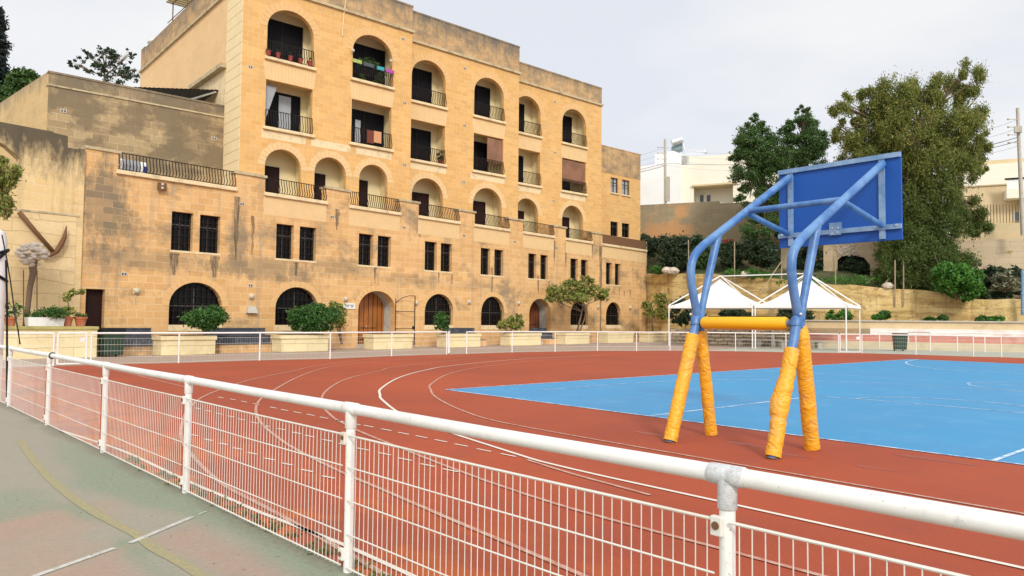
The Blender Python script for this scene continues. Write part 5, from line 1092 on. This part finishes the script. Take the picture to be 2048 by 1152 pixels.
# ruined structure with dark archway
RUO = AD(1650, 530, 63)
def UP2(px, py): s, z = HP(px, py, RUO, UA); return s, z
def poly2(P): return [UP2(*p) for p in P]
ru = thing('ruined_arch_wall', (RUO.x, RUO.y, 0), 'beige ruined wall with a dark archway and lattice top behind the backboard', 'wall'); rb = (RUO.x, RUO.y, 0); fr_ = ((RUO.x, RUO.y, 0), UA)
wall(poly2([(1668,600),(1668,478),(1768,474),(1766,600)]), [poly2([(1675,598),(1675,520),(1684,512),(1705,510),(1728,515),(1740,530),(1742,598)])], .5).build('arch_wall', MT['ruin'], ru, rb, frame=fr_)
wall(poly2([(1647,556),(1647,478),(1667.5,478),(1667.5,552)]), [], .55, -.03).build('pillar', MT['ruin'], ru, rb, frame=fr_)
wall(poly2([(1562,596),(1562,486),(1584,486),(1584,596)]), [], .55, -.03).build('pillar', MT['ruin'], ru, rb, frame=fr_)
q = MB()
for k in range(150):
    s, z = UP2(rnd.uniform(1672, 1716), rnd.uniform(485, 511)); a = rnd.uniform(0, 3.14); q.tube([(s-.13*math.cos(a), -.06, z-.13*math.sin(a)), (s+.05*math.sin(a), -.1, z), (s+.13*math.cos(a), -.06, z+.13*math.sin(a))], .025, 4)
q.build('pale_lattice', MT['shells'], ru, rb, frame=fr_)
s0, z0 = UP2(1674, 600); s1, z1 = UP2(1745, 505); MB().box(s0, s1, .9, 1.0, z0-1, z1).build('archway_back', MT['dark'], ru, rb, frame=fr_)
# ------------------------------------------------------------ houses up the hill
HO = AD(1363, 400, 86); hb = (HO.x, HO.y, 0); HF = (hb, UA)
hs = thing('hillside_house', hb, 'cream and white flat-roofed house above the grey retaining wall', 'house')
def H2(px, py, dy=0): o_ = (HO.x+math.sin(UA)*-dy, HO.y+math.cos(UA)*dy); return HP(px, py, o_, UA)
sA, zA = H2(1363, 330); sR, zR = H2(1600, 297); sL, zL = H2(1281, 335)
def poly3(P): return [H2(*p) for p in P]
wall([(sA, 5), (sR, 5), (sR, zR), H2(1475,306), H2(1440,310), H2(1395,313), (sA, H2(1363,311)[1])], [poly3([(1387,418),(1387,373),(1466,364),(1466,410)])], .4).build('cream_wall', MT['house'], hs, hb, frame=HF)
a, b_ = H2(1387, 373), H2(1466, 364)
MB().box(a[0]-.3, b_[0]+1, 2.0, 2.2, 5, zR).build('recessed_wall', MT['house'], hs, hb, frame=HF); MB().box(a[0]-.5, a[0]-.2, .41, 2, 5, zR).build('recess_cheek', MT['house'], hs, hb, frame=HF)
MB().box(a[0]-.2, b_[0]+.5, -.25, 2.0, a[1]-.05, a[1]+.15).build('recess_soffit', MT['houseb'], hs, hb, frame=HF)
def H3(px, py): o_ = (HO.x-math.sin(UA)*1.98, HO.y+math.cos(UA)*1.98); return HP(px, py, o_, UA)
for x0, x1 in ((1398.5, 1409), (1412, 1423)):
    p, r = H3(x0, 404), H3(x1, 388); f = MB().box(p[0], r[0], 1.93, 1.999, p[1]-.5, r[1]).build('window', MT['white'], hs, hb, frame=HF)
    MB().box(p[0]+.1, r[0]-.1, 1.90, 1.929, p[1]-.5, r[1]-.12).build('pane', MT['glass'], f, frame=((0,0,0),0))
q = MB(); zt = H2(1330, 332)[1]; q.box(sL-6, sA-.002, -1.2, 8, 5, zt); q.build('white_block', MT['housew'], hs, hb, frame=HF)
p, r = H2(1334, 316), H2(1363, 301); wall([H2(1310,330), H2(1310,308), H2(1347,301.5), H2(1378,314), H2(1378,330)], [], 3.).build('stair_tower', MT['housew'], hs, hb, frame=HF)
MB().box(sA, sR, .41, 9, zR-2.2, zR-2).build('roof_slab', MT['concrete'], hs, hb, frame=HF)
# solar water heater tank
p0 = AD(1343, 286, 88); p1 = AD(1365, 279, 88); t = thing('solar_water_tank', (p0+p1)/2, 'horizontal steel water tank on the roof of the cream house', 'water tank'); b3 = tuple(t.location)
smooth_by_angle(MB().tube([p0, p0+(p1-p0)*.03, p0+(p1-p0)*.97, p1], [.3,.42,.42,.3], 18).build('tank', MT['steel'], t, b3))
q = MB()
for f in (.1, .9): b_ = p0+(p1-p0)*f; q.tube([b_, b_-Vector((.2,-.3,1.9))], .05, 5).tube([b_, b_-Vector((-.4,.5,1.9))], .05, 5)
q.build('stand_legs', MT['steel'], t, b3); q = MB(); b_ = (p0+p1)/2; q.quad(p0-Vector((0,0,.45)), p1-Vector((0,0,.45)), p1-Vector((.9,.7,1.7)), p0-Vector((.9,.7,1.7))); q.build('panel', MT['glass'], t, b3)
p = AD(1392, 305, 87); t = thing('roof_antenna', p, 'cluster of aerials on the cream house roof', 'antenna'); q = MB(); q.tube([p-Vector((0,0,.8)), p+Vector((0,0,.4))], .04, 5)
for k in range(4): q.tube([p+Vector((-.7,.6,-.3+.2*k)), p+Vector((.8,-.6,-.2+.15*k))], .025, 4)
q.build('mast', MT['steel'], t, tuple(p)); q = MB().ball(p+Vector((.9,-.8,.1)), (.3,.1,.3), 10, 6); q.build('dish', MT['steel'], t, tuple(p))
# right house
QO = AD(1990, 400, 72); qb = (QO.x, QO.y, 0); QF = (qb, UA); h2 = thing('beige_house', qb, 'beige house with a projecting balcony at the right edge', 'house')
def Q2(px, py): return HP(px, py, QO, UA)
sL, zT = Q2(1915, 331); sR, zR = Q2(2300, 288); zm = Q2(1947, 374)[1]
MB().box(sL, sR, 0, 9, 0, zm).build('lower_wall', MT['houseb'], h2, qb, frame=QF); MB().box(sL, sR, .03, 9, zm+.12, Q2(1947,331)[1]).build('upper_wall', MT['house'], h2, qb, frame=QF)
MB().box(sL, sR, -.12, .5, zm, zm+.119).build('string_course', MT['cope'], h2, qb, frame=QF); MB().box(sL, sR, .6, 9, Q2(1947,331)[1], Q2(1947,331)[1]+.5).build('parapet', MT['houseb'], h2, qb, frame=QF)
a = Q2(2008, 402); c = Q2(2008, 362); MB().box(a[0], sR, -1.5, -.01, a[1], a[1]+(c[1]-a[1])*.5).build('balcony_base', MT['house'], h2, qb, frame=QF, bevel=.04)
MB().box(a[0]+.05, sR, -1.45, -1.38, a[1]+(c[1]-a[1])*.5+.002, c[1]-.15).build('balcony_panel', MT['housew'], h2, qb, frame=QF); MB().box(a[0]-.1, sR, -1.55, -1.3, c[1]-.14, c[1]).build('balcony_rail', MT['dark'], h2, qb, frame=QF)
a, c = Q2(2028, 443), Q2(2039, 422); f = MB().box(a[0], c[0], -.06, -.01, a[1], c[1]).build('window', MT['white'], h2, qb, frame=QF); MB().box(a[0]+.06, c[0]-.06, -.09, -.061, a[1]+.06, c[1]-.06).build('pane', MT['glass'], f, frame=((0,0,0),0))
a = Q2(2038, 470); MB().box(a[0], a[0]+.9, -.4, -.012, 5, Q2(2038,404)[1]).build('pier', MT['houseb'], h2, qb, frame=QF)
o_ = RP(1978, 445); t = thing('barred_fence', o_, 'row of upright rusty bars on the wall below the beige house', 'fence'); q = MB()
for k in range(14):
    p = RP(1950+k*6.3, 447, 1.0); zt = RP(1950+k*6.3, 409, 1.0).z; q.tube([p-Vector((0,0,.2)), Vector((p.x, p.y, zt))], .03, 4)
q.build('bars', MT['rust'], t, tuple(o_)); strip = MB(); a, b_ = RP(1925, 447, 1.0), RP(2300, 445, 1.0); d = (b_-a).normalized(); n = Vector((-d.y, d.x, 0))*.25
strip.add([a-n-Vector((0,0,3.5)), b_-n-Vector((0,0,3.5)), b_-n, a-n, a+n-Vector((0,0,3.5)), b_+n-Vector((0,0,3.5)), b_+n, a+n], [(0,1,2,3),(4,7,6,5),(3,2,6,7),(0,3,7,4),(1,5,6,2)]); strip.build('plinth_wall', MT['houseb'], t, tuple(o_))
# ------------------------------------------------------------ utility poles and wires
def upole(px, yb, yt, D, label, w=4, lean=0):
    b_ = AD(px, yb, D); t_ = AD(px+lean, yt, D); t = thing('utility_pole', b_, label, 'utility pole'); b3 = tuple(b_)
    smooth_by_angle(MB().tube([b_-Vector((0,0,2)), t_], [.17, .12], 10).build('shaft', MT['concrete'], t, b3)); q = MB(); r = Vector((.755,-.656,0)); h = D/F
    for k in range(4): c = t_-Vector((0,0,(.9+k*.62))); q.tube([c-r*.75, c+r*.2], .03, 5).ball(c-r*.75, .09, 6, 5)
    q.build('insulators', MT['concrete'], t, b3); return t, t_
P1, T1 = upole(1331, 410, 278, 78, 'pale concrete utility pole in front of the white house wall', lean=-1)
MB().obox(tuple(AD(1335.5, 378, 77.8)), (.4, .3, 2.6), UA).build('cable_box', MT['concrete'], P1, tuple(P1.location))
P2, T2 = upole(2045, 420, 216, 58, 'tall grey utility pole at the right edge beside the beige house', lean=-10)
MB().obox(tuple(AD(2036, 259, 57.8)), (.5, .3, .5), UA).build('junction_box', MT['concrete'], P2, tuple(P2.location))
def wires(name, A1, B1, n, dz, label, r=.012, sag=.5):
    q = MB()
    for k in range(n): a = A1-Vector((0,0,dz*k)); b_ = B1-Vector((0,0,dz*k*.9)); q.tube([a+(b_-a)*t-Vector((0,0,sag*4*t*(1-t))) for t in [i/10 for i in range(11)]], r, 4)
    o = q.build(name, MT['curtain'], None, tuple(A1)); tag(o, label, 'cables'); return o
wires('overhead_wires', T1-Vector((0,0,.9)), AD(1150, 330, 95), 4, .62, 'four overhead wires running left from the pale utility pole')
wires('overhead_wires', T1-Vector((0,0,.9)), AD(1560, 300, 74), 4, .62, 'four overhead wires running right from the pale utility pole to the trees')
wires('overhead_wires', T2-Vector((0,0,.9)), AD(1880, 262, 66), 4, .7, 'overhead wires running left from the tall pole at the right edge')
wires('thick_cable', AD(2040, 273, 58), AD(1880, 300, 66), 2, .3, 'thick cable pair below the wires at the right edge', .03, .3)
wires('thick_cable', AD(1330, 326, 78), AD(1480, 329, 76), 1, .3, 'thick cable crossing the cream house wall', .03, .1)
wires('thick_cable', AD(1330, 326, 78), AD(1180, 352, 88), 2, .3, 'thick cable pair sagging left from the pale utility pole', .03, .3)
# thin stakes on the rock edge
for i, (px, y0, y1, D, lab) in enumerate(((1377,545,480,63.5,'thin pale stake rising left of the left tent peak'),(1469,552,484,61,'thin pale stake between the two uprights'),(1671,568,520,57,'thin pale stake before the dark archway'),(1790,600,520,55.5,'first thin stake below the big tree'),(1807,600,515,55.3,'second thin stake below the big tree'),(1293,520,484,68,'short stake just above the building corner'),(1563,560,535,59,'short stake beside the left ruined pillar'))):
    a, b_ = AD(px, y0, D), AD(px, y1, D); o = MB().tube([a-Vector((0,0,.5)), b_], .05, 6).build('thin_stake', MT['barkp'], None, tuple(a)); tag(o, lab, 'stake')
o = MB().tube([AD(1520,587,58), AD(1562,524,60)], .04, 6).build('slanting_pole', MT['barkp'], None, tuple(AD(1520,587,58))); tag(o, 'slanting thin pole leaning between the two tent peaks', 'pole')
o = MB().tube([AD(1766,572,56), AD(1792,538,56.5)], .04, 6).build('slanting_pole', MT['barkp'], None, tuple(AD(1766,572,56))); tag(o, 'slanting thin pole leaning on the stakes under the big tree', 'pole')
o = MB().tube([AD(2046,630,52), AD(2046,540,52)], .13, 8).build('green_post', MT['strip'], None, tuple(AD(2046,630,52))); tag(o, 'greenish post at the right edge before the rock face', 'post')
# ------------------------------------------------------------ trees
def tb(px, py, D): return AD(px, py, D)
tree('pine_tree', tb(1540,500,64), [tb(1545,500,64), tb(1538,430,64), tb(1520,350,64)], [PB(1512,250,64,18,20,16,160), PB(1508,285,64,40,36,60,220), PB(1530,310,64,44,40,60,220), PB(1500,335,64,45,40,50,240), PB(1545,360,64,35,50,45,240), PB(1495,390,64,28,18,15,180), PB(1540,420,64,50,35,40,240), PB(1535,460,64,55,35,40,210), PB(1480,300,64,14,25,10,180)], MT['pine'], 'left dark green pine with a leaning lobe over the white house', .105, .35, dens=1., tr=.3)
tree('pine_tree', tb(1610,500,66), [tb(1615,500,66), tb(1612,400,66), tb(1605,300,66)], [PB(1607,228,66,14,18,12,160), PB(1604,255,66,34,28,40,220), PB(1632,285,66,26,28,30,200), PB(1575,265,66,18,26,15,180), PB(1612,290,66,42,35,45,240), PB(1600,340,66,55,40,60,240), PB(1625,385,66,50,40,45,240), PB(1610,440,66,50,45,45,210)], MT['pine'], 'right dark green pine directly behind the backboard', .105, .35, tr=.3)
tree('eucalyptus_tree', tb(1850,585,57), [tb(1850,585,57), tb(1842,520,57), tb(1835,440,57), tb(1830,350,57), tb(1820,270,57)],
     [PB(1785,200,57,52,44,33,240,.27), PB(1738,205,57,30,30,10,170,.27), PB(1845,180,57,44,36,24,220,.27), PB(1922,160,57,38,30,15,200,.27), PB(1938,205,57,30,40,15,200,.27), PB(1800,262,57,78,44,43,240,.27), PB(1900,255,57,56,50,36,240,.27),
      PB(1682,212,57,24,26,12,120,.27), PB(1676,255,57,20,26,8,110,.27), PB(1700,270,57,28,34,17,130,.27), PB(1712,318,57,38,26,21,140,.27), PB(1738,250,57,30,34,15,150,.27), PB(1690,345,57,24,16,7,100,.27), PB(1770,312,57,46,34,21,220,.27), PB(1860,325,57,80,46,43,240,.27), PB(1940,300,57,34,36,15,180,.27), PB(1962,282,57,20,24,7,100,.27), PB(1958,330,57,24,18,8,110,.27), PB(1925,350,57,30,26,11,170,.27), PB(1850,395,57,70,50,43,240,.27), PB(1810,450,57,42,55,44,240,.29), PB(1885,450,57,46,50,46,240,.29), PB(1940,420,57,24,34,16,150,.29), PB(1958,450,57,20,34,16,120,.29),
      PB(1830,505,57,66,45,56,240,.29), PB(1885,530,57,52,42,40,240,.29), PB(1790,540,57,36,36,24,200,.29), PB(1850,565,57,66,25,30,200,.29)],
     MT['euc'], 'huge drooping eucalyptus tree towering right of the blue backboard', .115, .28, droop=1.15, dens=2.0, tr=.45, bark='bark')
bush('bright_bush', tb(1912,600,53), [PB(1915,560,53,38,28,110,50), PB(1890,545,53,22,18,40,50), PB(1925,585,53,26,16,40,50), PB(1945,555,53,18,16,30,50), PB(1955,575,54,14,14,20,40)], MT['bush'], 'bright green bush spilling over the rock face under the big tree', .14, 3, asp=.6)
bush('dark_shrub', tb(1980,570,56), [PB(1985,555,56,30,22,60,50), PB(1970,590,55,30,8,30,40), PB(2040,560,56,26,26,50,50), PB(2030,590,55,34,8,40,40)], MT['dkbush'], 'dark shrubs below the patched wall at the right edge', .15, 2)
bush('flowering_shrub', tb(2010,585,54), [PB(2010,563,54,26,20,50,44), PB(1950,535,56,14,18,20,34)], MT['palefl'], 'pale flowering shrub among dark shrubs at the right edge', .13, 3)
def hb_(px, py, D, parts, m, lab, size=.15): return bush('hillside_bush', tb(px, py, D), [PB(*p) for p in parts], m, lab, size, 2, group='bushes on the hillside')
hb_(1310,520,69, [(1300,495,69,26,20,50,50),(1325,488,69,24,14,40,50),(1290,480,70,14,12,20,40)], MT['dkbush'], 'dark hillside bush nearest the building corner')
hb_(1350,535,66, [(1352,505,66,32,32,100,50),(1385,490,67,24,20,50,50),(1368,528,66,24,12,30,50)], MT['dkbush'], 'largest dark bush above the left side of the left tent')
hb_(1405,530,66, [(1408,510,66,24,28,60,50),(1400,485,67,16,14,24,40)], MT['pine'], 'green hillside bush seen through the left upright')
hb_(1311,545,66, [(1312,538,66,14,8,24,50)], MT['bush'], 'small bright green bush at the left end of the rock face', .12)
hb_(1465,525,64, [(1462,510,64,26,26,60,50),(1440,500,65,14,18,24,40)], MT['dkbush'], 'dark bush right behind the left blue arm')
hb_(1458,490,66, [(1455,484,66,13,6,20,30)], MT['flower'], 'small red flowering bush behind the left blue arm', .12)
hb_(1520,530,62, [(1525,508,62,34,26,90,50),(1505,490,63,20,12,30,44)], MT['dkbush'], 'wide dark bush left of the ruined pillars')
hb_(1620,560,62, [(1620,525,64,26,36,70,50),(1608,560,62,24,14,30,44)], MT['dkbush'], 'dark bush between the two ruined pillars')
hb_(1707,560,63, [(1707,535,62.6,30,22,80,50)], MT['dkbush'], 'dark bush filling the archway of the ruined wall')
hb_(1490,560,61, [(1480,545,61,40,7,40,40),(1530,552,60,34,6,30,40),(1600,566,58.5,45,6,40,36),(1700,560,58,60,7,50,40)], MT['bush'], 'strip of bright grass-like plants along the rock edge', .08)
for i, (px, py, rx, ry, D, m, lab) in enumerate(((1679,632,26,12,54,'bush','rounded bush on the ledge beside the right tent legs'),(1757,635,12,5,53.5,'bush','pale low bush left of the crack in the rock face'),(1769,631,12,9,53.6,'shrub','small rounded bush at the crack in the rock face'),(1860,639,10,4,52,'shrub','tiny low bush, left of a pair in the ledge middle'),(1888,637,10,6,52,'shrub','tiny low bush, right of a pair in the ledge middle'),(1965,638,14,6,51,'shrub','low bush on the ledge below the dark shrubs'),(1992,639,14,6,50.5,'bush','last low bush on the ledge near the right edge'))):
    bush('ledge_bush', Vector((*tb(px, py, D)[:2], 1.95)), [PB(px, py, D, rx, ry, 36, 40)], MT[m], lab, .1, 2, group='small bushes on the ledge', asp=.6)
bush('dark_thicket', Vector((*tb(1380,650,60)[:2], 0)), [PB(1365,625,60,24,26,60,50), PB(1395,640,60,18,16,30,40), PB(1470,632,60,30,16,50,50), PB(1590,632,57,34,16,60,50,.29)], MT['dkbush'], 'dark thicket in the shade behind the two tents', .14, 2)
# left trees
tree('cypress_tree', tb(-12,210,62), [tb(-12,300,62), tb(-10,200,62), tb(0,60,62)], [PB(-4,60,62,10,44,60,60), PB(-8,110,62,20,46,90,60), PB(-14,165,62,28,40,100,60), PB(0,30,62,5,22,16,40), PB(-20,215,62,34,34,90,60)], MT['cypress'], 'tall dark cypress cut by the left edge', .16, .35, limbs=False, tr=.25)
tree('leafy_tree', tb(45,215,60), [tb(45,230,60), tb(45,190,60), tb(46,165,60)], [PB(50,165,60,26,26,80,60), PB(30,190,60,30,26,70,60), PB(64,160,60,12,14,20,44), PB(20,200,60,20,20,40,50)], MT['pine'], 'round green tree behind the grey stone block at far left', .15, .5, tr=.2)
tree('sparse_tree', tb(212,200,66), [tb(212,210,66), tb(210,170,66), tb(208,135,66)], [PB(212,106,66,26,15,16,40,.2), PB(180,116,66,22,13,12,38,.2), PB(150,130,66,16,10,9,36,.2), PB(240,116,66,24,13,12,38,.2), PB(262,108,66,12,10,5,30,.2), PB(225,148,66,32,22,26,50), PB(262,150,66,18,18,12,40), PB(192,140,66,28,9,9,36,.2)], MT['dkbush'], 'dark sparse-crowned tree behind the grey stone block', .12, .4, tr=.16)
# branch of a tree entering at the left edge
bo = side_of(-5.5, -3.0, 0); t = thing('garden_tree', bo, 'leafy branches with yellowing fronds reaching in at the left edge', 'tree'); b3 = tuple(bo)
k_ = lambda px, py: AD(px, py, 26.)
MB().tube([bo, k_(-75,560), k_(-70,450), k_(-50,380)], [.2,.16,.13,.09], 8).build('trunk', MT['bark'], t, b3, smooth=True)
q = MB()
for P in (((-50,380),(-10,350),(30,338)), ((-50,380),(-10,385),(30,408)), ((-60,400),(-20,330),(10,320)), ((-50,390),(-10,420),(15,432))): q.tube([k_(*p) for p in P], [.06,.04,.012], 6)
q.build('limbs', MT['bark'], t, b3)
leafmesh('crown', MT['small'], [PB(8,340,26,30,12,30,26,.35), PB(12,362,26,22,10,20,24,.35), PB(8,400,26,26,10,22,24,.4), PB(-30,370,26,40,50,90,30,.3), PB(4,425,26,18,8,10,20,.4), PB(2,322,26,14,7,10,18,.4)], t, b3, .10, 1., .3, .6)
# boulders on the rock edge
for i, (px, py, D, r, lab) in enumerate(((1333,541,65,.45,'left boulder of two beside the small bright bush'),(1347,542,64.8,.5,'right boulder of two beside the small bright bush'),(1488,549,60.5,.4,'flat boulder between the uprights on the rock edge'),(1775,572,56,.4,'boulder on the rock edge under the big tree'))):
    p = tb(px, py, D); o = MB().ball(p, (r*1.1, r, r*.7), 9, 6, .14).build('boulder', MT['shells'], None, tuple(p)); tag(o, lab, 'boulder')
